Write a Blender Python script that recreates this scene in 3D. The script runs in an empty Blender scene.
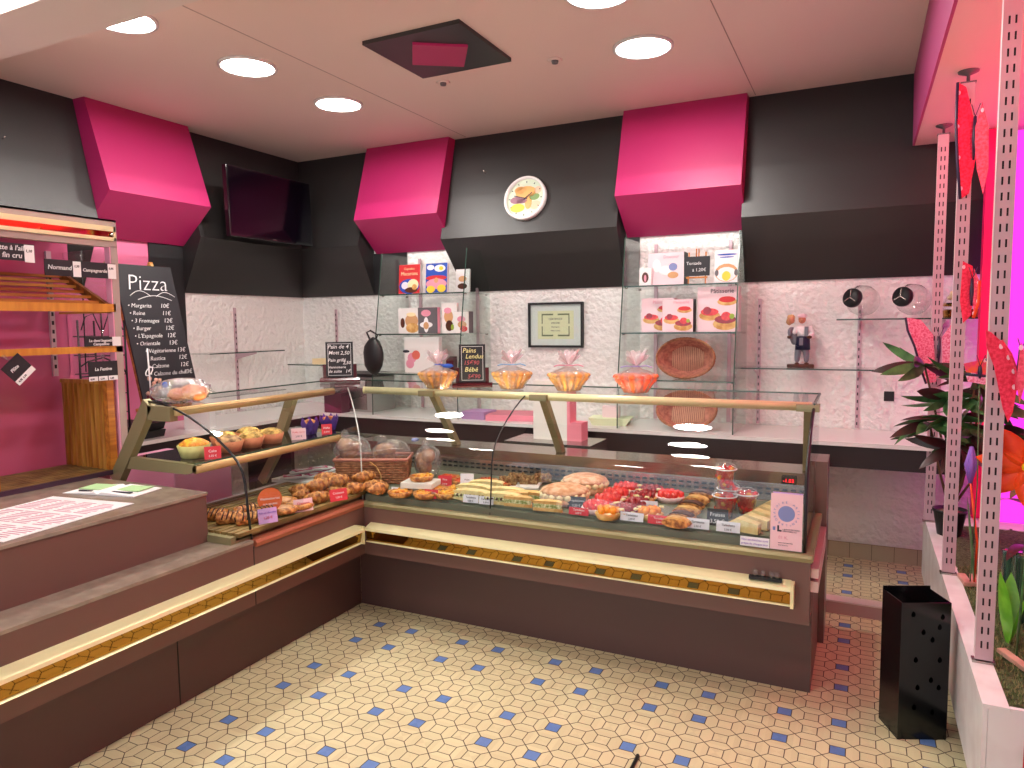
import bpy, bmesh, math, random
from mathutils import Matrix, Vector, Euler
random.seed(7)
S = bpy.context.scene
COL = S.collection
PI = math.pi
# ------------------------------------------------------------------ helpers
def lin(c):
    return tuple(((v/255)/12.92 if v/255 <= .04045 else ((v/255+.055)/1.055)**2.4) for v in c)

class MB:
    """collects geometry, then links it as one mesh object"""
    def __init__(s): s.v=[]; s.f=[]; s.m=[]; s.sm=[]
    def add(s, vs, fs, mi=0, smooth=False, mat=None):
        b=len(s.v)
        for p in vs:
            p=Vector(p)
            s.v.append(tuple(mat@p) if mat is not None else tuple(p))
        for f in fs: s.f.append([b+i for i in f]); s.m.append(mi); s.sm.append(smooth)
        return s
    def box(s,x0,x1,y0,y1,z0,z1,mi=0,mat=None):
        vs=[(x,y,z) for x in (x0,x1) for y in (y0,y1) for z in (z0,z1)]
        return s.add(vs,[(0,1,3,2),(4,6,7,5),(0,4,5,1),(2,3,7,6),(0,2,6,4),(1,5,7,3)],mi,False,mat)
    def prism(s,poly,ax,a0,a1,mi=0,mat=None,smooth=False):
        n=len(poly)
        def P(p,a): return {'x':(a,p[0],p[1]),'y':(p[0],a,p[1]),'z':(p[0],p[1],a)}[ax]
        vs=[P(p,a0) for p in poly]+[P(p,a1) for p in poly]
        fs=[tuple(range(n)),tuple(range(2*n-1,n-1,-1))]
        s.add(vs,fs,mi,False,mat)
        return s.add(vs,[(i,(i+1)%n,n+(i+1)%n,n+i) for i in range(n)],mi,smooth,mat)
    def tube(s,pts,r,n=8,mi=0,closed=False,mat=None,cap=True,flat=1.0):
        pts=[Vector(p) for p in pts]; N=len(pts); rs=r if isinstance(r,(list,tuple)) else [r]*N
        vs=[]; up=None
        for i,p in enumerate(pts):
            a=pts[(i-1)%N] if (closed or i>0) else p; b=pts[(i+1)%N] if (closed or i<N-1) else p
            t=(b-a); t=t.normalized() if t.length>1e-9 else Vector((0,0,1))
            if up is None:
                up=Vector((0,0,1)) if abs(t.z)<.9 else Vector((0,1,0))
            u=(up-t*up.dot(t)); u=u.normalized() if u.length>1e-6 else t.orthogonal().normalized()
            w=t.cross(u); up=u
            for k in range(n):
                a_=2*PI*k/n; vs.append(p+u*math.sin(a_)*rs[i]*flat+w*math.cos(a_)*rs[i])
        fs=[]
        for i in range(N if closed else N-1):
            j=(i+1)%N
            for k in range(n): fs.append((i*n+k,i*n+(k+1)%n,j*n+(k+1)%n,j*n+k))
        if cap and not closed: fs+= [tuple(range(n)),tuple(range(N*n-1,(N-1)*n-1,-1))]
        return s.add(vs,fs,mi,True,mat)
    def lathe(s,prof,n=24,c=(0,0,0),mi=0,flute=0,fn=0,mat=None,sx=1,sy=1,smooth=True,cap=True):
        vs=[];N=len(prof)
        for (r,z) in prof:
            for k in range(n):
                a=2*PI*k/n; rr=r*(1+flute*math.cos(fn*a)) if fn else r
                vs.append((c[0]+rr*math.cos(a)*sx,c[1]+rr*math.sin(a)*sy,c[2]+z))
        fs=[(i*n+k,i*n+(k+1)%n,(i+1)*n+(k+1)%n,(i+1)*n+k) for i in range(N-1) for k in range(n)]
        if cap and prof[0][0]>1e-6: fs.append(tuple(range(n)))
        if cap and prof[-1][0]>1e-6: fs.append(tuple(range(N*n-1,(N-1)*n-1,-1)))
        return s.add(vs,fs,mi,smooth,mat)
    def sph(s,c,r,mi=0,n=10,mat=None,jit=0):
        r=(r,r,r) if not isinstance(r,(tuple,list)) else r; m=max(4,n//2+1); vs=[]
        for i in range(m+1):
            t=PI*i/m
            for k in range(n):
                a=2*PI*k/n; j=1+random.uniform(-jit,jit)
                vs.append((c[0]+r[0]*math.sin(t)*math.cos(a)*j,c[1]+r[1]*math.sin(t)*math.sin(a)*j,c[2]+r[2]*math.cos(t)*j))
        fs=[(i*n+k,i*n+(k+1)%n,(i+1)*n+(k+1)%n,(i+1)*n+k) for i in range(m) for k in range(n)]
        return s.add(vs,fs,mi,True,mat)
    def build(s,name,mats,parent=None,loc=(0,0,0),rot=(0,0,0),bevel=0,solid=0,sub=0,open_=False):
        me=bpy.data.meshes.new(name); me.from_pydata(s.v,[],s.f)
        for m in (mats if isinstance(mats,(list,tuple)) else [mats]): me.materials.append(m)
        me.polygons.foreach_set('material_index',s.m); me.polygons.foreach_set('use_smooth',s.sm)
        bm=bmesh.new(); bm.from_mesh(me)
        bmesh.ops.remove_doubles(bm,verts=bm.verts,dist=1e-5)
        bmesh.ops.recalc_face_normals(bm,faces=bm.faces); bm.to_mesh(me); bm.free()
        o=bpy.data.objects.new(name,me); COL.objects.link(o); o.location=loc; o.rotation_euler=rot
        if parent: o.parent=parent
        if solid:
            d=o.modifiers.new('thickness','SOLIDIFY'); d.thickness=solid
        if bevel:
            d=o.modifiers.new('edge','BEVEL'); d.width=bevel; d.segments=2; d.limit_method='ANGLE'
        if sub:
            d=o.modifiers.new('smooth','SUBSURF'); d.levels=sub; d.render_levels=sub
        return o

def tag(o,label=None,cat=None,group=None,kind=None):
    if label: o['label']=label
    if cat: o['category']=cat
    if group: o['group']=group
    if kind: o['kind']=kind
    return o
def thing(name,label,cat,loc=(0,0,0),rot=(0,0,0),group=None):
    o=bpy.data.objects.new(name,None); COL.objects.link(o); o.location=loc; o.rotation_euler=rot; o.empty_display_size=.05
    return tag(o,label,cat,group)
def struct(o): return tag(o,kind='structure')
def kids(o): return [c for c in bpy.data.objects if c.parent==o]
def dup(root,loc,rot=None,label=None,group=None,scale=None,parent=None):
    def cp(o,p):
        c=o.copy(); COL.objects.link(c); c.parent=p
        for k in kids(o): cp(k,c)
        return c
    r=cp(root,parent); r.location=loc
    if rot is not None: r.rotation_euler=rot
    if scale: r.scale=(scale,)*3 if not isinstance(scale,tuple) else scale
    if label: r['label']=label
    if group: r['group']=group
    return r
class Maker:
    """first call makes the thing, later calls copy it"""
    def __init__(s,fn): s.fn=fn; s.o=None
    def __call__(s,loc,rot,label,group=None,scale=None):
        if s.o is None:
            s.o=s.fn(); s.o.location=loc; s.o.rotation_euler=rot; s.o['label']=label
            if group: s.o['group']=group
            if scale: s.o.scale=(scale,)*3 if not isinstance(scale,tuple) else scale
            return s.o
        return dup(s.o,loc,rot,label,group,scale or (1,1,1))

# ------------------------------------------------------------------ materials
def mat(name,col,rough=.5,metal=0,spec=.5,bump=0,bscale=40,var=0,vscale=8,col2=None,coat=0,trans=0,emit=None,es=0,detail=3,aniso=None):
    m=bpy.data.materials.new(name); m.use_nodes=True; nt=m.node_tree; b=nt.nodes['Principled BSDF']
    L=nt.links.new
    b.inputs['Base Color'].default_value=(*lin(col),1); b.inputs['Roughness'].default_value=rough
    b.inputs['Metallic'].default_value=metal; b.inputs['Specular IOR Level'].default_value=spec
    b.inputs['Coat Weight'].default_value=coat; b.inputs['Transmission Weight'].default_value=trans
    if emit: b.inputs['Emission Color'].default_value=(*lin(emit),1); b.inputs['Emission Strength'].default_value=es
    if bump or col2:
        tc=nt.nodes.new('ShaderNodeTexCoord')
        src=tc.outputs['Object']
        if aniso:
            mp=nt.nodes.new('ShaderNodeMapping'); mp.inputs['Scale'].default_value=aniso; L(src,mp.inputs[0]); src=mp.outputs[0]
    if col2:
        n=nt.nodes.new('ShaderNodeTexNoise'); n.inputs['Scale'].default_value=vscale; n.inputs['Detail'].default_value=detail; L(src,n.inputs['Vector'])
        r=nt.nodes.new('ShaderNodeValToRGB'); r.color_ramp.elements[0].position=.38; r.color_ramp.elements[1].position=.62
        r.color_ramp.elements[0].color=(*lin(col),1); r.color_ramp.elements[1].color=(*lin(col2),1)
        L(n.outputs['Fac'],r.inputs[0]); L(r.outputs[0],b.inputs['Base Color'])
    if bump:
        n=nt.nodes.new('ShaderNodeTexNoise'); n.inputs['Scale'].default_value=bscale; n.inputs['Detail'].default_value=detail; L(src,n.inputs['Vector'])
        bp=nt.nodes.new('ShaderNodeBump'); bp.inputs['Strength'].default_value=bump; bp.inputs['Distance'].default_value=(.025 if name=='white_roughcast' else .01)
        L(n.outputs['Fac'],bp.inputs['Height']); L(bp.outputs[0],b.inputs['Normal'])
    return m
def glassmat(name,tint=(250,255,252),refl=1.0,rough=0.0,bump=0,bscale=30,ior=1.5,body=0,bodycol=(255,255,255)):
    """thin clear sheet: transparent with a fresnel reflection"""
    m=bpy.data.materials.new(name); m.use_nodes=True; nt=m.node_tree; nt.nodes.clear(); L=nt.links.new
    out=nt.nodes.new('ShaderNodeOutputMaterial'); t=nt.nodes.new('ShaderNodeBsdfTransparent'); t.inputs[0].default_value=(*lin(tint),1)
    g=nt.nodes.new('ShaderNodeBsdfGlossy'); g.inputs['Roughness'].default_value=rough
    f=nt.nodes.new('ShaderNodeFresnel'); ge=nt.nodes.new('ShaderNodeNewGeometry'); mr=nt.nodes.new('ShaderNodeMapRange')
    mr.inputs[3].default_value=ior; mr.inputs[4].default_value=1/ior; L(ge.outputs['Backfacing'],mr.inputs[0]); L(mr.outputs[0],f.inputs['IOR'])
    mu=nt.nodes.new('ShaderNodeMath'); mu.operation='MULTIPLY'; mu.inputs[1].default_value=refl; mu.use_clamp=True
    mx=nt.nodes.new('ShaderNodeMixShader'); L(f.outputs[0],mu.inputs[0]); L(mu.outputs[0],mx.inputs[0]); L(t.outputs[0],mx.inputs[1]); L(g.outputs[0],mx.inputs[2])
    last=mx
    if bump:
        tc=nt.nodes.new('ShaderNodeTexCoord'); n=nt.nodes.new('ShaderNodeTexNoise'); n.inputs['Scale'].default_value=bscale; L(tc.outputs['Object'],n.inputs['Vector'])
        bp=nt.nodes.new('ShaderNodeBump'); bp.inputs['Strength'].default_value=bump; bp.inputs['Distance'].default_value=.02
        L(n.outputs['Fac'],bp.inputs['Height']); L(bp.outputs[0],g.inputs['Normal']); L(bp.outputs[0],f.inputs['Normal'])
    if body:
        d=nt.nodes.new('ShaderNodeBsdfDiffuse'); d.inputs[0].default_value=(*lin(bodycol),1)
        m2=nt.nodes.new('ShaderNodeMixShader'); m2.inputs[0].default_value=body; L(mx.outputs[0],m2.inputs[1]); L(d.outputs[0],m2.inputs[2]); last=m2
    L(last.outputs[0],out.inputs[0]); return m
def emat(name,col,s):
    m=bpy.data.materials.new(name); m.use_nodes=True; nt=m.node_tree; nt.nodes.clear()
    out=nt.nodes.new('ShaderNodeOutputMaterial'); e=nt.nodes.new('ShaderNodeEmission'); e.inputs[0].default_value=(*lin(col),1); e.inputs[1].default_value=s
    nt.links.new(e.outputs[0],out.inputs[0]); return m

def floor_mat():
    m=bpy.data.materials.new('mosaic_tiles'); m.use_nodes=True; nt=m.node_tree; b=nt.nodes['Principled BSDF']; L=nt.links.new
    def N(op,a,b_=None,c=None):
        n=nt.nodes.new('ShaderNodeMath'); n.operation=op
        for i,v in enumerate((a,b_,c)):
            if v is None: continue
            if isinstance(v,(int,float)): n.inputs[i].default_value=v
            else: L(v,n.inputs[i])
        return n.outputs[0]
    geo=nt.nodes.new('ShaderNodeNewGeometry'); sp=nt.nodes.new('ShaderNodeSeparateXYZ'); L(geo.outputs['Position'],sp.inputs[0])
    p=.1034; a=.0275/p; g=.0018/p
    u=N('DIVIDE',N('SUBTRACT',sp.outputs[0],-1.800-p/2-p*50),p); v=N('DIVIDE',N('SUBTRACT',sp.outputs[1],2.322-p/2-p*50),p)
    def cell(w): return N('FLOOR',w), N('SUBTRACT',N('FRACT',w),.5)
    iu,fu=cell(u); iv,fv=cell(v)
    au=N('ABSOLUTE',fu); av=N('ABSOLUTE',fv); mx=N('MAXIMUM',au,av); d=N('ABSOLUTE',N('SUBTRACT',au,av))
    inside=N('LESS_THAN',mx,a)
    edge=N('LESS_THAN',N('ABSOLUTE',N('SUBTRACT',mx,a)),g)
    diag=N('MULTIPLY',N('LESS_THAN',d,g*1.5),N('GREATER_THAN',mx,a))
    grout=N('MAXIMUM',edge,diag)
    def blue(i):
        k=N('MODULO',i,5); return N('MAXIMUM',N('COMPARE',k,0,.1),N('COMPARE',k,2,.1))
    isb=N('MULTIPLY',N('MULTIPLY',blue(iu),blue(iv)),inside)
    # per tile tone
    wn=nt.nodes.new('ShaderNodeTexWhiteNoise'); wn.noise_dimensions='3D'; cm=nt.nodes.new('ShaderNodeCombineXYZ')
    tu=N('FLOOR',N('ADD',u,N('MULTIPLY',N('SIGN',N('SUBTRACT',av,au)),.25))); L(N('ADD',iu,N('MULTIPLY',inside,.3)),cm.inputs[0]); L(iv,cm.inputs[1]); L(N('GREATER_THAN',au,av),cm.inputs[2]); L(cm.outputs[0],wn.inputs[0])
    sn=nt.nodes.new('ShaderNodeTexNoise'); sn.inputs['Scale'].default_value=260; L(geo.outputs['Position'],sn.inputs['Vector'])
    bn=nt.nodes.new('ShaderNodeTexNoise'); bn.inputs['Scale'].default_value=2.5; L(geo.outputs['Position'],bn.inputs['Vector'])
    f=N('ADD',N('MULTIPLY',wn.outputs[0],.25),N('MULTIPLY',sn.outputs['Fac'],.5)); f=N('ADD',f,N('MULTIPLY',bn.outputs['Fac'],.25))
    def mix(fac,c1,c2):
        n=nt.nodes.new('ShaderNodeMix'); n.data_type='RGBA'; L(fac,n.inputs[0])
        for i,c in ((6,c1),(7,c2)):
            if isinstance(c,tuple): n.inputs[i].default_value=(*lin(c),1)
            else: L(c,n.inputs[i])
        return n.outputs[2]
    cream=mix(f,(194,182,138),(236,228,186)); blu=mix(f,(78,112,172),(116,152,214))
    c=mix(isb,cream,blu); c=mix(grout,c,(74,58,44)); L(c,b.inputs['Base Color'])
    rg=N('ADD',N('MULTIPLY',sn.outputs['Fac'],.15),.32); L(N('ADD',rg,N('MULTIPLY',grout,.3)),b.inputs['Roughness'])
    bp=nt.nodes.new('ShaderNodeBump'); bp.inputs['Strength'].default_value=.25; bp.inputs['Distance'].default_value=.002
    L(N('SUBTRACT',1.0,grout),bp.inputs['Height']); L(bp.outputs[0],b.inputs['Normal'])
    return m

M={}
M['floor']=floor_mat()
M['ceil']=mat('ceiling_paint',(226,206,196),.7,bump=.15,bscale=120)
M['beam']=mat('beam_paint',(222,208,200),.7,bump=.08,bscale=90)
M['crepi']=mat('white_roughcast',(236,235,231),.55,bump=1.0,bscale=26,detail=2)
M['pinkwall']=mat('pink_wall_paint',(214,112,150),.5)
M['black']=mat('black_panel_paint',(40,38,38),.42,bump=.12,bscale=150)
M['pink']=mat('fuchsia_paint',(168,30,92),.45,bump=.05,bscale=150)
M['white']=mat('white_laminate',(232,230,228),.25)
M['planter']=mat('white_painted_board',(226,224,224),.45,col2=(212,206,206),vscale=6)
M['fascia']=mat('dark_brown_fascia',(42,30,32),.4)
M['tilewall']=mat('beige_plinth_tile',(176,164,138),.4)
M['taupe']=mat('taupe_laminate',(110,78,70),.42)
M['taupedk']=mat('plinth_laminate',(88,62,58),.45)
M['gold']=mat('gold_mirror_strip',(164,124,56),.03,metal=1)
M['cream']=mat('champagne_aluminium',(234,228,176),.35,metal=.2)
M['champ']=mat('champagne_frame',(150,142,104),.4,metal=.4)
M['ctop']=mat('grey_brown_worktop',(140,126,112),.14,col2=(156,142,126),vscale=14)
M['steel']=mat('stainless_steel',(176,170,164),.25,metal=.9)
M['deck']=mat('dark_grey_display_deck',(96,100,84),.35)
M['dark']=mat('dark_gap',(24,22,22),.6)
M['blackgloss']=mat('black_gloss_plastic',(14,13,16),.08)
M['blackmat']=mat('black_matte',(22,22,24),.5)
M['rubber']=mat('black_seal',(18,18,18),.35)
M['glass']=glassmat('clear_glass',(247,252,250))
M['glassdk']=glassmat('smoked_glass_shelf',(70,76,72),1.3)
M['gedge']=mat('glass_edge_green',(52,78,68),.15)
M['cello']=glassmat('crinkled_cellophane',(252,252,252),1.6,.06,bump=1,bscale=55,body=.10)
M['jar']=glassmat('jar_glass',(248,250,250),1.6,body=.03)
M['wood']=mat('honey_wood',(200,130,48),.35,col2=(162,94,30),vscale=5,aniso=(8,.6,8))
M['wooddk']=mat('brown_slat_wood',(150,86,26),.38,col2=(112,58,18),vscale=5,aniso=(8,8,.6))
M['rattan']=mat('slatted_tray_wood',(146,122,70),.5,col2=(104,82,44),vscale=10)
M['wicker']=mat('brown_wicker',(180,124,88),.6,col2=(140,88,60),vscale=30)
M['wickred']=mat('reddish_wicker',(186,124,104),.6,col2=(150,88,74),vscale=40)
M['chalk']=mat('chalkboard_black',(26,26,32),.55)
M['chalkw']=mat('white_chalk',(226,226,226),.8)
M['chalky']=mat('yellow_chalk',(222,214,150),.8)
M['chalkr']=mat('red_chalk',(176,84,92),.8)
M['mahog']=mat('mahogany_lacquer',(74,18,26),.25)
M['paper']=mat('white_paper',(240,238,238),.7)
M['papgreen']=mat('green_print',(120,190,110),.7)
M['inkpink']=mat('pink_print',(206,150,170),.7)
M['ink']=mat('dark_ink',(50,48,60),.7)
M['redcard']=mat('red_card',(214,52,66),.6)
M['pinkcard']=mat('pale_pink_card',(238,200,206),.6)
M['whitecard']=mat('white_card',(226,224,232),.6)
M['lilac']=mat('lilac_card',(198,160,214),.6)
M['orange']=mat('orange_card',(222,104,50),.6)
M['cardwhite']=mat('white_cardboard',(236,232,228),.6)
M['pinkbox']=mat('pink_cardboard',(236,140,160),.6)
M['crust']=mat('golden_crust',(224,158,84),.4,col2=(132,70,28),vscale=42,bump=.6,bscale=60)
M['crustlt']=mat('pale_pastry',(226,186,118),.5,col2=(198,142,72),vscale=22,bump=.4,bscale=50)
M['choc']=mat('chocolate',(66,34,20),.35,col2=(92,50,28),vscale=20)
M['sugar']=mat('icing_sugar_crust',(226,184,150),.8,col2=(196,136,92),vscale=26,bump=.5,bscale=60)
M['cream2']=mat('piped_cream',(246,226,176),.5,bump=.3,bscale=60)
M['straw']=mat('strawberry_red',(206,22,30),.15,col2=(228,60,48),vscale=40)
M['rasp']=mat('dark_red_berries',(128,12,26),.2,col2=(168,24,34),vscale=40)
M['kiwi']=mat('green_leaf_garnish',(150,176,60),.5)
M['orangefruit']=mat('orange_fruit',(238,150,40),.25)
M['cheese']=mat('melted_cheese',(236,186,60),.4,col2=(214,120,40),vscale=50,bump=.4,bscale=70)
M['pizza']=mat('tomato_topping',(214,96,34),.4,col2=(186,50,30),vscale=40,bump=.4,bscale=60)
M['breadw']=mat('pale_bread',(234,218,160),.7,col2=(222,196,130),vscale=30)
M['salad']=mat('green_salad_filling',(126,140,60),.6,col2=(230,224,180),vscale=60)
M['nutcake']=mat('nut_crumble',(176,146,96),.8,col2=(120,80,44),vscale=70,bump=1,bscale=90)
M['kraft']=mat('kraft_paper_mould',(206,130,90),.7)
M['yellowmould']=mat('pale_green_paper_mould',(196,192,120),.7)
M['purple']=mat('purple_tulip_paper',(88,58,150),.6)
M['blueribbon']=mat('pale_blue_ribbon',(120,176,216),.4)
M['ribbonblue']=mat('bright_blue_ribbon',(30,88,190),.4)
M['lilacribbon']=mat('lilac_ribbon',(176,160,216),.4)
M['upright']=mat('painted_steel_upright',(198,170,178),.4,metal=.3)
M['slot']=mat('dark_slots',(40,22,28),.6)
M['leafd']=mat('dark_green_leaf',(46,84,46),.28,col2=(84,132,72),vscale=14)
M['leafm']=mat('maroon_leaf',(74,30,36),.32,col2=(52,44,34),vscale=10)
M['leafl']=mat('bright_green_leaf',(96,168,38),.35,col2=(126,196,60),vscale=14)
M['stem']=mat('brown_stem',(104,78,50),.7)
M['turf']=mat('green_turf',(92,104,62),.9,col2=(60,70,36),vscale=60,bump=1,bscale=160)
M['potblack']=mat('black_plant_pot',(26,26,30),.4)
M['bred']=mat('red_glitter_wing',(226,20,62),.4,col2=(250,60,100),vscale=90)
M['bpink']=mat('pink_glitter_wing',(224,84,124),.4,col2=(248,160,190),vscale=110)
M['bdark']=mat('dark_wing_edge',(44,34,62),.4)
M['bspot']=mat('white_wing_spot',(244,200,214),.5)
M['borange']=mat('orange_petal',(248,84,20),.45,col2=(238,60,14),vscale=20)
M['yellow']=mat('yellow_centre',(242,214,40),.5)
M['violet']=mat('violet_petal',(140,96,190),.5)
M['redpost']=mat('red_plastic',(196,10,44),.4)
M['plank']=mat('pinkish_plank',(214,170,150),.6,col2=(190,140,120),vscale=10)
M['blue']=mat('blue_print',(34,78,176),.5); M['bookred']=mat('red_print',(204,44,48),.5); M['yel2']=mat('yellow_print',(238,206,60),.5)
M['palepink']=mat('pale_pink_print',(240,214,220),.6); M['grey']=mat('grey_print',(96,92,96),.6); M['bookpink']=mat('rose_print',(226,150,170),.6)
M['tan']=mat('tan_print',(206,156,108),.6)
M['bluegrey']=mat('slate_blue_print',(128,140,190),.6)
M['skin']=mat('painted_skin',(200,130,100),.5); M['navy']=mat('painted_navy_cloth',(32,36,66),.5); M['greycloth']=mat('painted_grey_cloth',(120,124,134),.5)
M['matte']=mat('parchment',(244,238,200),.6); M['greenframe']=mat('green_ornament',(118,128,96),.6)
M['lamp']=emat('downlight_glow',(255,250,243),98)
M['lampin']=mat('white_lamp_ring',(214,210,208),.4)
M['ledpink']=emat('pink_led_glow',(255,28,100),4)
M['ledpanel']=emat('magenta_backlit_film',(255,62,214),1.15)
M['redled']=emat('red_digits',(255,40,50),2.5)
M['tvscreen']=mat('tv_screen',(7,4,10),.1,spec=.25)
ORD=['first','second','third','fourth','fifth','sixth','seventh','eighth','ninth','tenth']

# text as flat mesh, in local X (right) / Z (up), facing -Y
def text(s,size,m,parent,x,z,y=-.001,align='LEFT',name='lettering',ext=.0006,shear=0,rotz=0,bold=0,xs=1.0):
    cu=bpy.data.curves.new(name,'FONT'); cu.body=s; cu.size=size; cu.align_x=align; cu.extrude=ext; cu.resolution_u=2; cu.shear=shear; cu.offset=bold
    tmp=bpy.data.objects.new(name,cu); COL.objects.link(tmp)
    dg=bpy.context.evaluated_depsgraph_get(); me=bpy.data.meshes.new_from_object(tmp.evaluated_get(dg))
    bpy.data.objects.remove(tmp)
    me.transform(Matrix.Translation((x,y,z))@Matrix.Rotation(rotz,4,'Y')@Matrix.Rotation(PI/2,4,'X')@Matrix.Diagonal((xs,1,1,1)))
    me.materials.clear(); me.materials.append(m)
    o=bpy.data.objects.new(name,me); COL.objects.link(o); o.parent=parent
    return o
def ellipse(cx,cz,rx,rz,n=16,rot=0):
    return [(cx+rx*math.cos(2*PI*k/n)*math.cos(rot)-rz*math.sin(2*PI*k/n)*math.sin(rot), cz+rx*math.cos(2*PI*k/n)*math.sin(rot)+rz*math.sin(2*PI*k/n)*math.cos(rot)) for k in range(n)]

# ------------------------------------------------------------------ room
XL,XR,YB,YF,ZC=-4.84,1.45,5.30,-2.2,3.17
struct(MB().box(XL,XR,YF,YB,-.08,0).build('floor',M['floor']))
struct(MB().box(XL-.1,XR+.1,YF-.1,YB+.1,ZC,ZC+.08).build('ceiling',M['ceil']))
struct(MB().box(XL-.1,XR+.1,YB,YB+.1,0,ZC).build('wall_back',M['crepi']))
w=MB(); w.box(XL-.1,XL,3.93,YB,0,ZC,0); w.box(XL-.1,XL,YF,3.93,0,ZC,1); struct(w.build('wall_left',[M['crepi'],M['pinkwall']]))
struct(MB().box(XL-.1,XR+.1,YF-.1,YF,0,ZC).build('wall_front',M['beam']))
struct(MB().box(XR,XR+.1,YF,YB,0,ZC).build('wall_right',M['beam']))
struct(MB().box(-4.2,.1,YF+.001,YF+.01,.5,2.75).build('window_1',emat('shop_front_daylight',(232,240,255),2.2)))  # glowing pane added behind the camera as frontal fill
k=MB(); k.box(XL,.56,YB-.012,YB,0,.107,0)
for i in range(40): k.box(.5-i*.135,.503-i*.135,YB-.0125,YB-.0115,.004,.107,1)
k.box(XL,.56,YB-.0125,YB-.0115,.107,.109,1)
struct(k.build('baseboard_back',[M['tilewall'],mat('tile_joint',(96,84,66),.7)]))
# lowered ceiling over the window zone with its pink upstand
w=MB(); w.box(.262,XR,YF,YB,2.698,ZC,0); w.box(.25,.262,YF,YB,2.698,ZC,1); struct(w.build('ceiling_window_side',[M['ceil'],mat('upstand_pink',(170,66,118),.5)]))
struct(MB().box(XL,.25,1.79,2.075,2.9,ZC).build('ceiling_beam',M['beam']))
w=MB()
w.box(-2.985,-2.981,2.1,5.25,ZC-.0015,ZC+.001); w.box(-.702,-.697,2.1,5.25,ZC-.0015,ZC+.001)
struct(w.build('trim_1',mat('ceiling_joint',(160,138,130),.8)))
# slanted black wall panels
pb=[(YB,ZC),(5.285,ZC),(5.07,2.325),(5.285,1.90),(YB,1.90)]
struct(MB().prism(pb,'x',XL,-3.98).build('trim_2',M['black']))
t3=MB().prism(pb,'x',-3.135,-1.63); t3.v=[((-3.03 if (a<-3 and c<1.95) else a),b,c) for a,b,c in t3.v]
struct(t3.build('trim_3',M['black']))
struct(MB().prism(pb,'x',-.755,.25).build('trim_4',M['black']))
pb2=[(YB,2.698),(5.168,2.698),(5.07,2.325),(5.285,1.90),(YB,1.90)]
struct(MB().prism(pb2,'x',.25,.70).build('trim_8',M['black']))
pl=[(XL,ZC),(XL+.015,ZC),(XL+.22,2.325),(XL+.015,1.90),(XL,1.90)]
struct(MB().prism(pl,'y',3.96,YB).build('trim_5',M['black']))
struct(MB().prism(pl,'y',.2,3.14).build('trim_6',M['black']))
# dark strips inside the niches beside the lit glass towers
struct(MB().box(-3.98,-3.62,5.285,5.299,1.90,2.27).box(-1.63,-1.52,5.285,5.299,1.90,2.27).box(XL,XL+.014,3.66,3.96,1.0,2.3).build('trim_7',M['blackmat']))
def pinkbox(label,loc,rotz,wd,td=.12,cd=.33,cz=-.645):
    o=MB().prism([(0,0),(-td,0),(-cd,cz),(-.02,-.905),(0,-.905)],'x',0,wd).build('slanted_wall_box',M['pink'],loc=loc,rot=(0,0,rotz))
    return tag(o,label,'wall box','fuchsia slanted boxes on the black walls')
pinkbox('fuchsia slanted box on the left wall, beside the television',(XL+.0,3.142,ZC),PI/2,.82,.10,.262,-.63)
bpy.data.objects['slanted_wall_box'].scale=(1,1.31,1)
pinkbox('fuchsia slanted box on the back wall between television and round clock',(-3.94,YB,ZC),0,.835)
pinkbox('fuchsia slanted box on the back wall above the strawberry tart boxes',(-1.612,YB,ZC),0,.868)

# ------------------------------------------------------------------ ceiling things
def mk_light():
    t=thing('ceiling_light','x','ceiling light')
    MB().lathe([(.168,0),(.168,-.012),(.150,-.014),(.146,-.004),(.146,0)],40).build('lamp_ring',M['lampin'],t)
    MB().lathe([(0,-.006),(.146,-.006)],32,smooth=False).build('diffuser',M['lamp'],t)
    return t
light=Maker(mk_light); LG='round recessed ceiling downlights'
for x,y,l in [(-3.37,2.47,'round ceiling downlight partly hidden by the ceiling beam'),(-3.32,3.24,'round ceiling downlight left of the diamond panel, middle of the left row'),
 (-3.32,4.06,'round ceiling downlight in the left row nearest the back corner'),(-1.148,4.05,'round ceiling downlight right of the diamond panel'),
 (-1.148,3.30,'round ceiling downlight cut by the top edge of the photo'),(-1.148,2.50,'round downlight of the right row just above the picture edge'),
 (-3.32,1.1,'round downlight of the left row on the near side of the beam'),(-1.148,1.1,'round downlight of the right row on the near side of the beam'),
 (-2.2,-.5,'round downlight behind the viewer, over the shop entrance')]:
    light((x,y,ZC-.001),(0,0,0),l,LG)
t=thing('ceiling_diamond_panel','black square ceiling panel with a turned fuchsia square in its middle','ceiling panel',(-2.185,3.56,ZC))
MB().box(-.305,.305,-.30,.30,-.022,0).build('black_board',M['black'],t)
MB().box(-.15,.15,-.15,.15,-.036,-.022).build('fuchsia_square',M['pink'],t,rot=(0,0,math.radians(34)))
def mk_spk():
    t=thing('ceiling_sensor','x','sensor')
    MB().lathe([(0,-.004),(.035,-.006),(.045,0)],20).build('base_ring',M['ceil'],t)
    MB().lathe([(0,-.022),(.018,-.02),(.022,-.004),(.0,-.003)],16).build('sensor_head',M['grey'],t); return t
sp=Maker(mk_spk)
sp((-1.667,4.01,ZC-.001),(0,0,0),'small round ceiling sensor between diamond panel and right downlight','small ceiling sensors')
sp((-2.448,4.03,ZC-.001),(0,0,0),'small round ceiling sensor just behind the diamond panel','small ceiling sensors')

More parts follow.
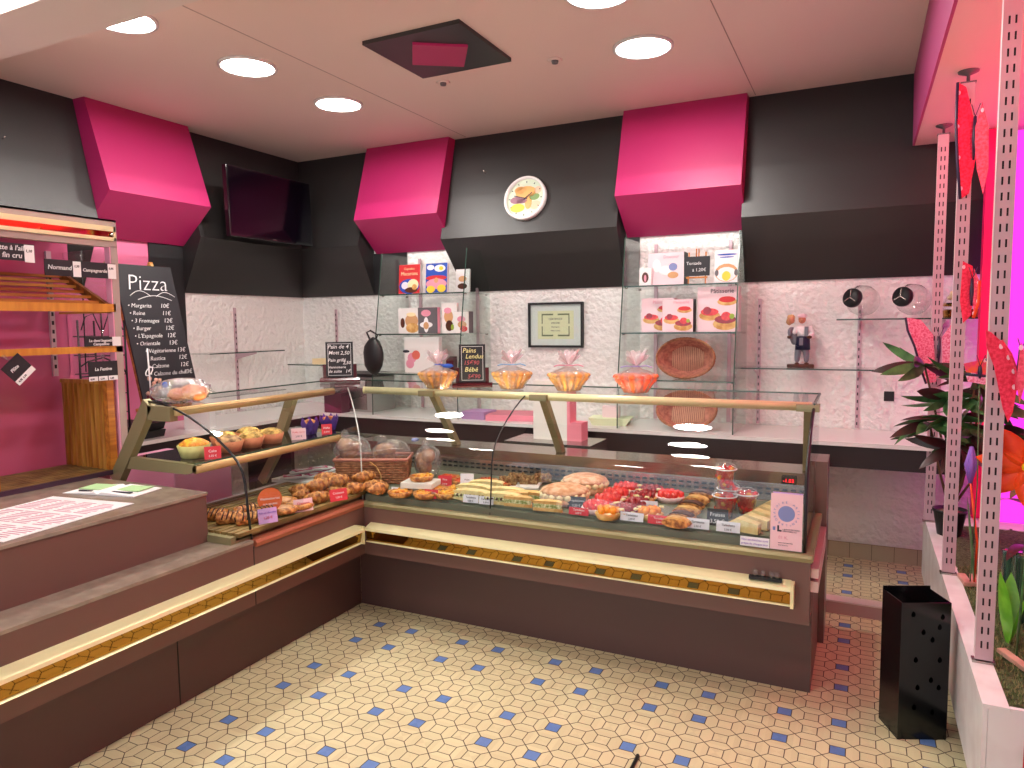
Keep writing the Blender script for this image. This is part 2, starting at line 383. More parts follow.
# ------------------------------------------------------------------ television, clock, certificate
t=thing('television','black flat television on a bracket in the back left corner','television',(-4.35,4.45,2.59),(math.radians(-2),0,PI/2))
MB().box(-.455,.455,0,.045,-.27,.27).build('tv_housing',M['blackgloss'],t,bevel=.004)
MB().box(-.44,.44,-.003,.0,-.245,.255).build('screen',M['tvscreen'],t)
MB().box(-.1,.1,.045,.10,-.12,.12).box(-.03,.03,.10,.36,-.03,.03).box(-.06,.06,.34,.36,-.1,.1).build('wall_bracket',M['blackmat'],t)
MB().box(-.02,.02,-.005,-.002,-.262,-.255).build('badge',M['steel'],t)
ty=-math.atan2(.21,.85)
t=thing('wall_clock','round white-rimmed wall clock with a food picture dial on the black panel','clock',(-2.385,5.125,2.598),(ty,0,0))
k=MB(); vs=[]; 
k.lathe([(.158,-.03),(.172,-.03),(.178,-.02),(.176,.03),(.158,.03),(.158,-.03)],40,mat=Matrix.Rotation(PI/2,4,'X')@Matrix.Diagonal((1,1,-1,1)),cap=False); k.build('clock_rim',M['white'],t)
d=MB(); d.prism(ellipse(0,0,.160,.160,40),'y',-.004,.0,0)
for cx,cz,rx,rz,mi in [(.0,.05,.09,.05,1),(-.05,.07,.05,.03,1),(-.07,-.01,.06,.03,2),(-.03,-.02,.05,.02,2),(-.06,-.075,.062,.035,3),(.03,-.04,.03,.05,1),(.075,.01,.045,.03,4),(.09,-.06,.05,.035,5),(.1,.06,.03,.03,5)]:
    d.prism(ellipse(cx,cz,rx,rz,16),'y',-.006,-.004,mi)
for q in range(12):
    a=q*PI/6; d.prism(ellipse(.135*math.sin(a),.135*math.cos(a),.004,.008,6,-a),'y',-.0065,-.004,6)
d.build('picture_dial',[mat('dial_mint',(206,220,196),.5),mat('dial_orange',(228,168,96),.5),mat('dial_mauve',(150,104,120),.5),M['yel2'],mat('dial_green',(120,150,90),.5),mat('dial_peach',(228,190,160),.5),M['ink']],t)
h=MB(); h.box(-.003,.003,-.011,-.009,-.02,.10,mat=Matrix.Rotation(math.radians(-75),4,'Y')); h.box(-.004,.004,-.009,-.007,-.015,.07,mat=Matrix.Rotation(math.radians(50),4,'Y')); h.build('hand',M['ink'],t)
t=thing('framed_certificate','framed certificate in a black frame on the white roughcast wall','picture frame',(-2.203,5.285,1.613))
k=MB()
for b in [(-.236,.236,-.02,.01,.162,.18),(-.236,.236,-.02,.01,-.18,-.162),(-.236,-.218,-.02,.01,-.162,.162),(.218,.236,-.02,.01,-.162,.162)]: k.box(*b)
k.build('frame',M['blackmat'],t); MB().box(-.218,.218,-.004,.008,-.162,.162).build('mount_board',M['paper'],t)
cs=MB().box(-.155,.155,-.006,-.004,-.112,.112).build('certificate_sheet',M['matte'],t)
k=MB()
for b in [(-.12,-.02,.078,.09),(.02,.12,.078,.09),(-.12,-.02,-.09,-.078),(.02,.12,-.09,-.078),(-.12,-.112,-.08,-.01),(-.12,-.112,.01,.08),(.112,.12,-.08,-.01),(.112,.12,.01,.08)]: k.box(b[0],b[1],-.0075,-.006,b[2],b[3])
k.build('ornament_border',M['greenframe'],cs)
for i,(s,sz) in enumerate([('CERTIFICAT',.022),('DIPLÔME',.018),('Boulangerie',.014),('Maître Artisan',.014)]): text(s,sz,M['ink'],cs,0,.04-.03*i,-.0065,'CENTER')
MB().box(-.217,.217,-.012,-.010,-.161,.161).build('cover_glass',M['glass'],t)
for x,z in [(-3.0,2.78),(-2.85,2.83)][:1]:
    pass
def hook(x,z,l):
    yy=5.285-(ZC-z)*.2515
    tag(MB().tube([(0,0,0),(0,-.02,0),(0,-.028,.012)],.004,6).lathe([(0,-.002),(.012,0),(0,.003)],10,mat=Matrix.Rotation(PI/2,4,'X')).build('wall_hook',M['steel'],loc=(x,yy,z)),l,'hook')
hook(-2.78,2.85,'small bare metal hook on the black panel left of the clock')
tag(MB().tube([(0,0,0),(.02,0,0),(.028,0,.012)],.004,6).build('wall_hook',M['steel'],loc=(XL+.12,2.62,2.78)),'small bare metal hook on the black left wall above the bread rack','hook')

# ------------------------------------------------------------------ refrigerated counters
PZ=.665
def profile(o):  # glass profile, offset inward from the face and height
    return [(o+.02,.668),(o+.035,.80),(o+.045,.92),(o+.058,.972),(o+.09,1.02),(o+.14,1.065),(o+.22,1.122),(o+.31,1.172),(o+.39,1.208),(o+.47,1.236)]
Y0=3.08; X0=-2.43
main=thing('refrigerated_display_case','long glass-fronted pastry display case facing the shop, right of the corner','display case',(0,0,0))
k=MB()
k.box(X0,-.165,Y0,3.16,.37,PZ-.028,0); k.box(-2.599,-.165,3.25,4.0,0.0,.37,1); k.box(X0,-.165,3.12,4.0,.37,.64,0)
k.build('case_body',[M['taupe'],M['taupedk']],main)
MB().prism([(Y0-.006,PZ-.03),(Y0-.012,PZ-.012),(Y0-.004,PZ),(Y0+.05,PZ+.006),(Y0+.05,PZ-.03)],'x',X0,-.16).box(-.19,-.155,Y0,4.0,PZ-.03,PZ).build('ledge_trim',M['champ'],main)
k=MB(); k.prism([(Y0,.553),(Y0-.055,.535),(Y0-.06,.522),(Y0-.05,.518),(Y0,.52)],'x',-2.385,-.235); k.prism([(Y0,.46),(Y0-.045,.462),(Y0-.05,.457),(Y0,.453)],'x',-2.385,-.235)
k.box(-.235,-.222,Y0-.058,Y0,.452,.55); k.build('bumper_rail',M['cream'],main)
MB().prism([(Y0,.52),(Y0-.048,.52),(Y0-.036,.46),(Y0,.46)],'x',-2.383,-.236).build('gold_mirror_strip',M['gold'],main)
MB().box(-.165,-.135,3.12,3.95,.50,.545).box(-.165,-.135,3.12,3.95,.56,.60).build('side_rail',mat('side_rail_pinkish',(226,196,190),.35,metal=.3),main)  # cream rail, pink light from the window side painted into its colour
k=MB(); k.box(-3.0,-.195,3.13,3.76,.69,.712); k.box(-2.43,-.195,3.098,3.13,.655,.70); k.build('display_deck',M['deck'],main)
# cold air grille
k=MB(); k.box(-2.9,-.195,3.765,3.78,.712,.80,0)
for i in range(64):
    x=-2.78+i*.04
    for z in (.745,.77): k.box(x,x+.024,3.762,3.765,z,z+.010,1)
k.build('air_grille',[M['steel'],M['dark']],main)
MB().box(-3.0,-.195,3.78,4.03,.80,.862).build('rear_worktop',mat('brownish_steel_ledge',(146,128,116),.18,metal=.75),main)
MB().box(-.345,-.275,3.758,3.764,.808,.845).build('thermostat_display',M['blackgloss'],main)
o=text('-1.03',.026,M['redled'],main,-.338,.816,3.757,name='thermostat_digits')
k=MB(); k.tube([(-2.74,3.574,1.216),(-.24,3.574,1.216)],.006,8); k.build('case_lamp',emat('case_lamp_glow',(255,240,214),22),main)  # glowing strip added out of sight behind the rail to brighten the case
# glass panes along x with mitred left end
pr=profile(Y0)
def pane_x(xa,xb,mitre,name,parent,prf=pr):
    k=MB(); n=len(prf)
    for i in range(n-1):
        (ya,za),(yb,zb)=prf[i],prf[i+1]
        xa0=xa-(ya-prf[0][0]) if mitre else xa; xa1=xa-(yb-prf[0][0]) if mitre else xa
        k.add([(xa0,ya,za),(xb,ya,za),(xb,yb,zb),(xa1,yb,zb)],[(0,1,2,3)],0,i>1)
    return k.build(name,M['glass'],parent)
pane_x(X0-.02,-1.658,True,'glass_pane',main); pane_x(-1.654,-.195,False,'glass_pane',main)
k=MB(); k.tube([(-1.656,a,b) for a,b in pr],.004,6); k.build('glass_joint',M['blackmat'],main)
k=MB(); k.tube([(-.19,a,b) for a,b in pr]+[(-.19,4.0,1.243)],.0075,6); k.build('end_seal',M['rubber'],main)
MB().prism([(a,b) for a,b in pr]+[(4.0,1.243),(4.0,.70),(3.1,.70)],'x',-.192,-.188).build('end_glass',M['glass'],main)
k=MB(); k.tube([(X0-.02-(a-pr[0][0]),a,b) for a,b in pr],.004,6); k.build('corner_glass_joint',mat('clear_joint',(190,196,190),.3),main)
k=MB(); k.tube([(-2.76,3.545,1.226),(-.2,3.545,1.226)],.021,12); k.tube([(-2.77,3.54,1.226),(-2.76,3.545,1.226)],.022,12); k.build('top_rail',M['cream'],main)
k=MB(); k.add([(-3.30,3.50,1.242),(-.19,3.50,1.242),(-.19,4.03,1.242),(-3.30,4.03,1.242)],[(0,1,2,3)],0); k.box(-3.3,-.19,4.03,4.036,1.238,1.246,1); k.box(-.19,-.184,3.5,4.036,1.238,1.246,1)
k.build('top_glass_shelf',[M['glass'],M['gedge']],main)
for x in (-2.29,-1.57,-.215):
    a,b=Vector((x,3.56,1.215)),Vector((x-.02,3.86,.86))
    k=MB(); w=.02
    k.add([(a.x-w,a.y,a.z),(a.x+w,a.y,a.z),(b.x+w,b.y,b.z),(b.x-w,b.y,b.z),(a.x-w,a.y+.05,a.z),(a.x+w,a.y+.05,a.z),(b.x+w,b.y+.05,b.z),(b.x-w,b.y+.05,b.z)],[(0,1,2,3),(7,6,5,4),(0,4,5,1),(3,2,6,7),(0,3,7,4),(1,5,6,2)])
    k.box(x-.05,x+.05,3.5,3.58,1.206,1.238); k.build('support_arm',M['champ'],main)
MB().box(-.19,-.135,3.80,4.03,0,.925).build('rear_end_post',mat('brown_metal_post',(128,104,98),.3,metal=.5),main)
MB().box(-.205,-.163,3.252,3.8,.0,.66).build('side_panel',M['taupe'],main)

# left display case
lc=thing('corner_display_case','shorter glass display case along the left counter holding croissants','display case',(0,0,0))
k=MB()
k.box(-3.3,X0,2.29,3.08,.37,PZ-.028,0); k.box(-3.3,-2.6,2.0,3.25,0,.37,1); k.box(-3.3,X0,3.08,3.9,.37,.64,0)
k.build('case_body',[M['taupe'],M['taupedk']],lc)
MB().prism([(X0+.006,PZ-.03),(X0+.012,PZ-.012),(X0+.004,PZ),(X0-.05,PZ+.006),(X0-.05,PZ-.03)],'y',2.30,3.09).build('ledge_trim',mat('copper_trim',(176,100,74),.4,metal=.3),lc)
MB().box(-3.1,-2.46,2.19,2.30,.655,.70).build('end_frame',M['champ'],lc)
# deck of slats
k=MB()
for i in range(15):
    x=-3.02+i*.039; k.box(x,x+.030,2.22,3.12,.695+.0*i,.712)
k.box(-3.04,-2.46,2.22,3.12,.68,.69); k.build('slatted_deck',M['rattan'],lc)
MB().box(-3.12,-2.95,2.2,3.3,.655,.69).build('white_inner_ledge',M['white'],lc)
prl=[(X0-.02-(a-pr[0][0]),b) for a,b in pr]
k=MB()
for i in range(len(prl)-1):
    (xa,za),(xb,zb)=prl[i],prl[i+1]; ya,yb=3.10+(pr[i][0]-pr[0][0]),3.10+(pr[i+1][0]-pr[0][0])
    k.add([(xa,2.30,za),(xa,ya,za),(xb,yb,zb),(xb,2.30,zb)],[(0,1,2,3)],0,i>1)
k.build('glass_pane',M['glass'],lc)
k=MB(); k.tube([(a,2.30,b) for a,b in prl]+[(-3.0,2.30,1.262),(-3.1,2.30,1.268)],.006,6); k.build('end_seal',M['rubber'],lc)
k=MB()
A,B=Vector((-3.08,2.30,1.26)),Vector((-3.36,2.30,.86))
def bar(k,A,B,w1,y0,y1):
    d=(B-A).normalized(); n=Vector((d.z,0,-d.x))*w1/2
    vs=[]
    for y in (y0,y1):
        for P,sg in ((A,1),(A,-1),(B,-1),(B,1)): q=P+n*sg; vs.append((q.x,y,q.z))
    k.add(vs,[(0,1,2,3),(7,6,5,4),(0,4,5,1),(1,5,6,2),(2,6,7,3),(3,7,4,0)])
bar(k,A,B,.07,2.28,2.32); k.box(-3.08,-2.92,2.28,2.32,1.18,1.25)
k.prism([(-3.22,.99),(-3.25,.93),(-2.83,.935),(-2.76,.955),(-2.76,.985)],'y',2.28,2.31)
k.build('end_frame_arm',M['champ'],lc)
k=MB(); bar(k,Vector((-3.06,3.25,1.22)),Vector((-3.22,3.22,.86)),.06,3.22,3.26); bar(k,Vector((-2.98,3.05,.95)),Vector((-3.14,3.05,.72)),.05,3.03,3.06); k.build('inner_support_arm',M['champ'],lc)
k=MB(); k.tube([(-2.91,2.30,1.225),(-2.91,3.42,1.225)],.021,12); k.build('top_rail',mat('wood_tone_rail',(206,176,122),.35,metal=.25),lc)
k=MB(); k.tube([(-2.94,2.32,1.216),(-2.94,3.38,1.216)],.006,8); k.build('case_lamp',bpy.data.materials['case_lamp_glow'],lc)  # same added strip, brightens the corner case
k=MB(); k.tube([(-2.77,2.28,.962),(-2.77,3.30,.962)],.02,12); k.build('middle_rail',mat('wood_tone_rail_low',(206,168,112),.35,metal=.25),lc)
k=MB(); k.add([(-2.78,2.29,.986),(-3.24,2.29,.986),(-3.24,3.50,.986),(-2.78,3.34,.986)],[(0,1,2,3)],0); k.box(-2.785,-2.775,2.29,3.32,.982,.99,1); k.build('middle_shelf',[M['glassdk'],M['gedge']],lc)
k=MB(); k.add([(-2.88,2.29,1.243),(-3.14,2.29,1.243),(-3.36,2.52,1.243),(-3.36,4.03,1.243),(-3.30,4.03,1.243),(-3.30,3.50,1.243),(-2.88,3.5,1.243)],[(0,1,2,3,4,5,6)],0); k.box(-3.366,-3.36,2.52,4.03,1.239,1.247,1); k.build('top_glass_shelf',[M['glass'],M['gedge']],lc)
# left counter front panels
ct=thing('service_counter','long taupe service counter with grey worktop in the left foreground','counter',(0,0,0))
k=MB(); k.box(-2.62,X0,.3,2.29,.37,.655,0); k.box(-2.9,-2.6,.3,2.0,0,.37,1); k.build('counter_front',[M['taupe'],M['taupedk']],ct)
MB().box(-2.601,-2.597,2.005,2.009,0,.37).box(X0-.001,X0+.0015,2.288,2.292,.37,.64).build('panel_seam',M['dark'],ct)
MB().box(-2.603,X0+.002,.3,2.29,.655,.668).build('low_ledge',M['ctop'],ct)
MB().box(-3.36,-2.604,.3,2.195,.655,.878).build('raised_body',M['taupe'],ct)
MB().box(-3.42,-2.598,.3,2.20,.878,.893).build('worktop',M['ctop'],ct,bevel=.002)
k=MB(); k.prism([(X0,.553),(X0+.055,.535),(X0+.06,.522),(X0+.05,.518),(X0,.52)],'y',.3,3.0); k.prism([(X0,.46),(X0+.045,.462),(X0+.05,.457),(X0,.453)],'y',.3,3.0)
k.box(X0,X0+.058,3.0,3.01,.452,.55); k.build('bumper_rail',M['cream'],ct)
MB().prism([(X0,.52),(X0+.048,.52),(X0+.036,.46),(X0,.46)],'y',.3,2.998).build('gold_mirror_strip',M['gold'],ct)

# counter things: tag on the rail end (small card holders)
t=thing('card_holder','small clear card holder clipped on the display case rail end','card holder',(-.33,Y0-.03,.55))
MB().box(-.07,.06,-.01,.01,-.002,.012).build('clip_base',M['blackmat'],t)
for x in (-.045,-.015,.02,.04): MB().lathe([(.011,.012),(.013,.03),(.008,.038)],8,c=(x,0,0)).build('clear_knob',M['jar'],t)

# ------------------------------------------------------------------ back and left wall worktops
t=thing('back_worktop','white worktop along the back wall with a dark fascia','worktop',(0,0,0))
MB().box(-4.82,.52,4.68,5.285,.868,.893).build('white_top',M['white'],t); MB().box(-4.82,.52,4.70,5.285,.735,.868).build('dark_fascia',M['fascia'],t); MB().box(-2.6,-2.56,4.9,5.28,0,.735).build('support_leg',M['fascia'],t)
t=thing('side_worktop','white worktop along the left wall behind the corner case','worktop',(0,0,0))
MB().box(-4.82,-4.15,2.55,4.679,.868,.893).build('white_top',M['white'],t); MB().box(-4.82,-4.17,2.55,4.679,.735,.868).build('dark_fascia',M['fascia'],t); MB().box(-4.80,-4.3,2.6,2.64,0,.735).box(-4.8,-4.3,4.5,4.54,0,.735).build('support_leg',M['fascia'],t)

# ------------------------------------------------------------------ glass towers
def tower(x0,x1,label):
    t=thing('glass_shelf_tower',label,'glass shelf',(0,0,0),group='glass display towers under the fuchsia boxes')
    y0,y1=4.72,5.27
    for x in (x0,x1):
        k=MB(); k.prism([(y0,.893),(y0,1.15),(y0+.18,2.22),(y1,2.22),(y1,.893)],'x',x-.003,x+.003,0); k.prism([(y0-.004,.893),(y0-.004,1.15),(y0+.176,2.22),(y0+.18,2.22),(y0,1.15),(y0,.893)],'x',x-.004,x+.004,1); k.build('side_pane',[M['glass'],M['gedge']],t)
    for z in (1.235,1.555,1.878):
        y0=4.72+(z-1.15)*.168
        k=MB(); k.box(x0+.005,x1-.005,y0+.01,y1,z-.008,z,0); k.box(x0+.005,x1-.005,y0+.004,y0+.01,z-.009,z+.001,1); k.build('glass_shelf',[M['glass'],M['gedge']],t)
        k=MB()
        for x in (x0+.012,x1-.012):
            k.tube([(x-.01,y0+.04,z-.012),(x+.01,y0+.04,z-.012)],.006,6); k.tube([(x-.01,y1-.04,z-.012),(x+.01,y1-.04,z-.012)],.006,6)
        k.build('shelf_support',M['steel'],t)
    for x in (x0+.12,x1-.12):
        MB().box(x-.012,x+.012,y1,y1+.015,.9,2.2).build('wall_rail',M['upright'],t)
    return t
tower(-3.60,-2.79,'glass shelf tower with recipe books below the box beside the television')
tower(-1.51,-.735,'glass shelf tower with strawberry tart boxes on the right half of the wall')

def printed_box(name,label,cat,x,y,z,w,h,d,face,side,shapes=(),lean=0,rotz=0,group=None,texts=()):
    t=thing(name,label,cat,(x,y,z),(lean,0,rotz),group)
    MB().box(0,w,0,d,0,h).build('box_body' if 'box' in name else 'cover',[face if side is None else side],t)
    fp=MB().box(.001,w-.001,-.0015,0,.001,h-.001).build('front_print',face,t)
    if shapes:
        k=MB(); ms=[]
        for i,(cx,cz,rx,rz,m) in enumerate(shapes):
            if m not in ms: ms.append(m)
            k.prism(ellipse(cx*w,cz*h,rx*w,rz*h,14),'y',-.0025-.0002*i,-.0015,ms.index(m))
        k.build('picture',ms,fp)
    for s,sz,cx,cz,m in texts: text(s,sz,m,fp,cx*w,cz*h,-.0045,'CENTER')
    return t
B=M
printed_box('recipe_book','red recipe book with dessert pictures on the top left tower shelf','book',-3.415,4.86,1.88,.205,.235,.03,B['bookred'],B['paper'],
  [(.5,.25,.48,.26,B['blue']),(.3,.28,.17,.13,B['whitecard']),(.68,.3,.26,.2,B['cream2']),(.6,.12,.3,.1,B['choc']),(.75,.22,.12,.1,B['crustlt'])],lean=-.08,texts=[('Macarons',.042,.5,.63,B['cream2']),('Cupcakes',.026,.5,.82,B['cream2'])])
printed_box('recipe_book','blue and pink picture book with yellow ducklings beside the red book','book',-3.155,4.86,1.88,.2,.235,.03,B['blue'],B['paper'],
  [(.5,.5,.49,.09,B['bookred']),(.5,.3,.49,.18,B['bookpink']),(.22,.86,.17,.09,B['paper']),(.66,.82,.26,.12,B['paper']),(.72,.82,.1,.07,B['yel2']),(.25,.12,.2,.12,B['yel2']),(.75,.14,.2,.13,B['yel2']),(.5,.42,.1,.09,B['tan'])],lean=-.08)
printed_box('recipe_book','pastry picture book half hidden by the black slanted panel','book',-3.03,5.12,1.88,.13,.2,.02,B['paper'],B['paper'],[(.5,.6,.3,.12,B['tan']),(.5,.3,.35,.12,B['choc'])],lean=-.08)
printed_box('pastry_box','white box printed with a golden pastry on the middle left tower shelf','box',-3.43,4.87,1.557,.21,.205,.05,B['cardwhite'],None,[(.2,.42,.1,.2,B['choc']),(.62,.5,.3,.28,B['tan']),(.65,.22,.3,.2,B['crustlt']),(.6,.75,.22,.08,B['cream2'])])
printed_box('pastry_box','grey box with a white star beside the white pastry box','box',-3.225,4.85,1.557,.185,.208,.04,B['grey'],B['bookpink'],[(.42,.78,.25,.13,B['bookpink']),(.42,.33,.33,.12,B['paper']),(.42,.33,.13,.3,B['paper']),(.42,.3,.14,.14,B['tan'])])
printed_box('pastry_box','white box with an ice cream sundae picture behind the grey one','box',-3.03,4.90,1.557,.14,.24,.04,B['cardwhite'],None,[(.45,.55,.3,.22,B['tan']),(.5,.25,.25,.18,B['choc']),(.7,.2,.1,.1,B['kiwi']),(.4,.75,.25,.1,B['bookpink'])])
printed_box('pastry_box','white box with frosted cakes standing at the right of the middle left shelf','box',-2.90,4.87,1.557,.135,.17,.07,B['cardwhite'],B['grey'],[(.5,.65,.28,.14,B['bookpink']),(.55,.4,.3,.16,B['tan']),(.65,.2,.25,.14,B['bookred'])])
printed_box('pastry_box','white box printed with pink macarons on the lowest left tower shelf','box',-3.37,4.86,1.237,.33,.29,.05,B['cardwhite'],None,[(.22,.42,.13,.14,B['bookpink']),(.34,.5,.12,.13,mat('coral_print',(222,110,92),.6)),(.16,.25,.12,.13,B['bookpink']),(.05,.6,.1,.04,B['ink'])])
k=tag(MB().prism([(0,0),(.06,0),(.06,.13),(.0,.10)],'x',0,.07).build('red_carton',M['mahog'],loc=(-3.06,4.9,1.40)),'small dark red carton between the lower and middle left shelves','carton')
bpy.data.objects['red_carton'].location=(-3.03,4.95,1.237)
tart=[(.72,.78,.24,.10,B['crustlt']),(.72,.84,.2,.08,B['bookred']),(.3,.42,.26,.13,B['crustlt']),(.3,.52,.22,.10,B['straw']),(.24,.56,.1,.1,B['rasp']),(.68,.2,.3,.16,B['crustlt']),(.68,.32,.26,.11,B['rasp']),(.7,.4,.12,.12,B['straw']),(.84,.4,.06,.07,B['kiwi'])]
tart=[(a,b*.85,c,d*.85,m) for a,b,c,d,m in tart]
printed_box('pastry_box','pale box printed with strawberry tarts, left one on the middle right shelf','box',-1.40,4.93,1.557,.23,.235,.09,B['palepink'],None,tart,group=None,texts=[('Pâtisserie',.03,.6,.84,B['bookpink'])])
printed_box('pastry_box','smaller strawberry tart box with black side in the middle of the right shelf','box',-1.235,4.86,1.557,.21,.222,.09,B['palepink'],B['blackmat'],tart,texts=[('Pâtisserie',.028,.62,.87,B['bookpink'])])
printed_box('pastry_box','largest strawberry tart box at the right end of the middle shelf','box',-1.005,4.90,1.557,.27,.30,.1,B['palepink'],None,[(a,b,c,d,m) for a,b,c,d,m in tart],texts=[('Pâtisserie',.04,.6,.86,B['ink'])])
printed_box('pastry_box','pale pink box with floral print and black side on the top right shelf','box',-1.35,4.91,1.88,.25,.222,.12,B['palepink'],B['blackmat'],[(.25,.6,.12,.2,B['paper']),(.5,.45,.2,.15,B['paper']),(.7,.55,.12,.12,B['bluegrey']),(.7,.3,.15,.1,B['tan'])],texts=[('Douceur',.03,.65,.82,B['bookpink'])])
printed_box('photo_box','small white photo box in front of the floral box','box',-1.40,4.868,1.88,.085,.12,.03,B['paper'],None,[(.5,.45,.28,.3,B['choc']),(.5,.4,.1,.2,B['bookpink'])])
printed_box('illustrated_calendar','illustrated card with a town hall drawing at the right of the top shelf','card',-.89,4.86,1.88,.155,.215,.02,B['paper'],None,[(.5,.86,.42,.03,B['blue']),(.5,.78,.3,.02,B['blue']),(.5,.3,.48,.28,B['tan']),(.5,.26,.42,.22,B['paper']),(.5,.2,.18,.15,B['yel2']),(.1,.3,.08,.1,B['grey']),(.9,.3,.08,.1,B['grey'])],lean=-.1)
t=thing('mini_chalkboard_easel','little chalkboard on a wooden easel on the top right tower shelf','chalkboard',(-1.005,4.87,1.88),(-.08,0,0))
k=MB(); k.box(-.06,-.052,-.006,.004,0,.21); k.box(.052,.06,-.006,.004,0,.21); k.box(-.012,-.004,-.0,.008,.05,.235); k.box(.004,.012,-.0,.008,.05,.235); k.box(-.07,.07,-.014,.0,.035,.045); k.build('easel',M['wood'],t)
sl=MB().box(-.085,.085,-.014,-.008,.05,.18).build('slate',M['chalk'],t); text('Torsade',.03,M['chalkw'],sl,-.07,.125,-.015); text('à 1,20€',.03,M['chalkw'],sl,-.03,.08,-.015)
# oval baskets on the tower
def mk_basket():
    t=thing('oval_basket','x','basket')
    k=MB(); k.lathe([(0,0),(.13,0),(.16,.03),(.195,.09),(.20,.10),(.19,.098),(.15,.03),(.12,.012),(0,.012)],44,sy=.68,flute=.012,fn=22); k.build('woven_bowl',M['wickred'],t)
    k=MB()
    for q in range(3):
        pts=[((.198+.004*math.cos(a*18+q*2.1))*math.cos(a),(.136+.004*math.cos(a*18+q*2.1))*math.sin(a),.10+.005*math.sin(a*18+q*2.1)) for a in [2*PI*i/90 for i in range(90)]]
        k.tube(pts,.006,5,closed=True)
    k.build('braided_rim',M['wicker'],t)
    k=MB()
    for i in range(-8,9):
        x=i*.013; l=.088*math.sqrt(max(0,1-(x/.13)**2)); k.tube([(x,-l,.016),(x,l,.016)],.0042,5)
    k.build('base_cane',mat('pale_cane',(214,170,144),.6),t); return t
bk=Maker(mk_basket)
bk((-1.09,5.02,1.365),(PI/2-.12,0,0),'oval wicker basket tilted upright on the lowest right tower shelf')
bk((-1.06,4.90,.985),(PI/2-.5,0,0.05),'oval wicker basket leaning low on the white worktop under the tower')

# ------------------------------------------------------------------ wall standards and bracket shelves
def standard(x,y,z0,z1,wall,label):
    k=MB()
    if wall=='b':
        k.box(x-.012,x+.012,y-.012,y,z0,z1,0)
        for i in range(int((z1-z0)/.05)): k.box(x-.004,x+.004,y-.0135,y-.012,z0+.02+i*.05,z0+.04+i*.05,1)
    else:
        k.box(y,y+.012,x-.012,x+.012,z0,z1,0)
        for i in range(int((z1-z0)/.05)): k.box(y+.012,y+.0135,x-.004,x+.004,z0+.02+i*.05,z0+.04+i*.05,1)
    return tag(k.build('shelf_upright',[M['upright'],M['slot']]),label,'shelf upright','slotted uprights on the white walls')
standard(-.652,YB,.9,1.78,'b','slotted wall upright on the back wall beside the right glass tower')
standard(-.017,YB,.9,1.72,'b','slotted wall upright on the back wall behind the baker figurine shelf end')
standard(.45,YB,.9,1.62,'b','slotted wall upright on the back wall seen through the plant')
standard(4.457,XL,.9,1.79,'l','slotted wall upright on the left wall left of the corner')
standard(-4.434,YB,.9,1.78,'b','slotted wall upright on the back wall right of the corner')
def bshelf(x0,x1,z,label,d=.25,brk=()):
    t=thing('wall_shelf',label,'glass shelf',(0,0,0),group='small glass shelves on wall brackets')
    k=MB(); k.box(x0,x1,YB-.02-d,YB-.02,z-.008,z,0); k.box(x0,x1,YB-.026-d,YB-.02-d,z-.0085,z+.0005,1); k.build('glass_board',[M['glass'],M['gedge']],t)
    for x in brk:
        MB().prism([(YB-.014,z-.01),(YB-.24,z-.01),(YB-.24,z-.02),(YB-.014,z-.07)],'x',x-.003,x+.003).build('bracket',M['upright'],t)
bshelf(-.15,.66,1.632,'glass wall shelf carrying the glass jars',brk=(-.017,.45))
bshelf(-.735,.16,1.31,'glass wall shelf carrying the baker couple figurine',brk=(-.652,-.017))
bshelf(-4.8,-4.1,1.275,'glass wall shelf in the corner behind the small chalkboard',brk=(-4.434,))
t=thing('wall_shelf','glass wall shelf on the left wall behind the pizza board','glass shelf',(0,0,0),group='small glass shelves on wall brackets')
k=MB(); k.box(XL+.02,XL+.27,3.95,4.75,1.412,1.42,0); k.box(XL+.27,XL+.276,3.95,4.75,1.4115,1.4205,1); k.build('glass_board',[M['glass'],M['gedge']],t)
MB().prism([(XL+.014,1.41),(XL+.24,1.41),(XL+.24,1.40),(XL+.014,1.35)],'y',4.454,4.46).build('bracket',M['upright'],t)

# jars
def mk_jar():
    t=thing('glass_jar','x','jar')
    R=Matrix.Rotation(0,4,'X')
    k=MB(); prof=[(.06,0),(.085,.02),(.098,.07),(.09,.12),(.068,.145),(.066,.15)]
    k.lathe([(0,0)]+prof,28); k.build('glass_body',M['jar'],t)
    ld=MB().lathe([(0,.0),(.058,0),(.062,.02),(.058,.04),(0,.042)],28,c=(0,0,.148)).build('black_lid',M['blackmat'],t)
    k=MB()
    for q in range(3): k.box(-.003,.003,0,.05,.19,.1915,mat=Matrix.Rotation(q*2*PI/3,4,'Z'))
    k.build('lid_pattern',M['steel'],ld); return t
jar=Maker(mk_jar)
# jars lie tilted with the lid towards the room
jar((.045,5.16,1.735),(math.radians(80),0,math.radians(-40)),'glass jar with black lid lying on the wall shelf, left one')
jar((.325,5.16,1.735),(math.radians(80),0,math.radians(-40)),'glass jar with black lid lying on the wall shelf, next to the slotted post')
t=thing('candy_jar','squat glass jar filled with cream sweets behind the slotted posts','jar',(.54,5.13,1.632))
MB().lathe([(0,.004),(.085,.004),(.098,.06),(.085,.12),(.05,.16),(0,.16)],24).build('glass_body',M['jar'],t)
k=MB(); random.seed(3)
for i in range(60):
    a=random.uniform(0,2*PI); r=random.uniform(0,.068); k.sph((r*math.cos(a),r*math.sin(a),random.uniform(.11,.15)),.016,0,6)
tag(k.build('sweets',M['cream2'],t),kind='stuff')
MB().lathe([(.097,.0),(.101,.04),(.097,.05),(.094,.0)],24,cap=False).lathe([(.097,.07),(.101,.075),(.097,.09),(.094,.07)],24,cap=False).build('gold_band',M['gold'],t)

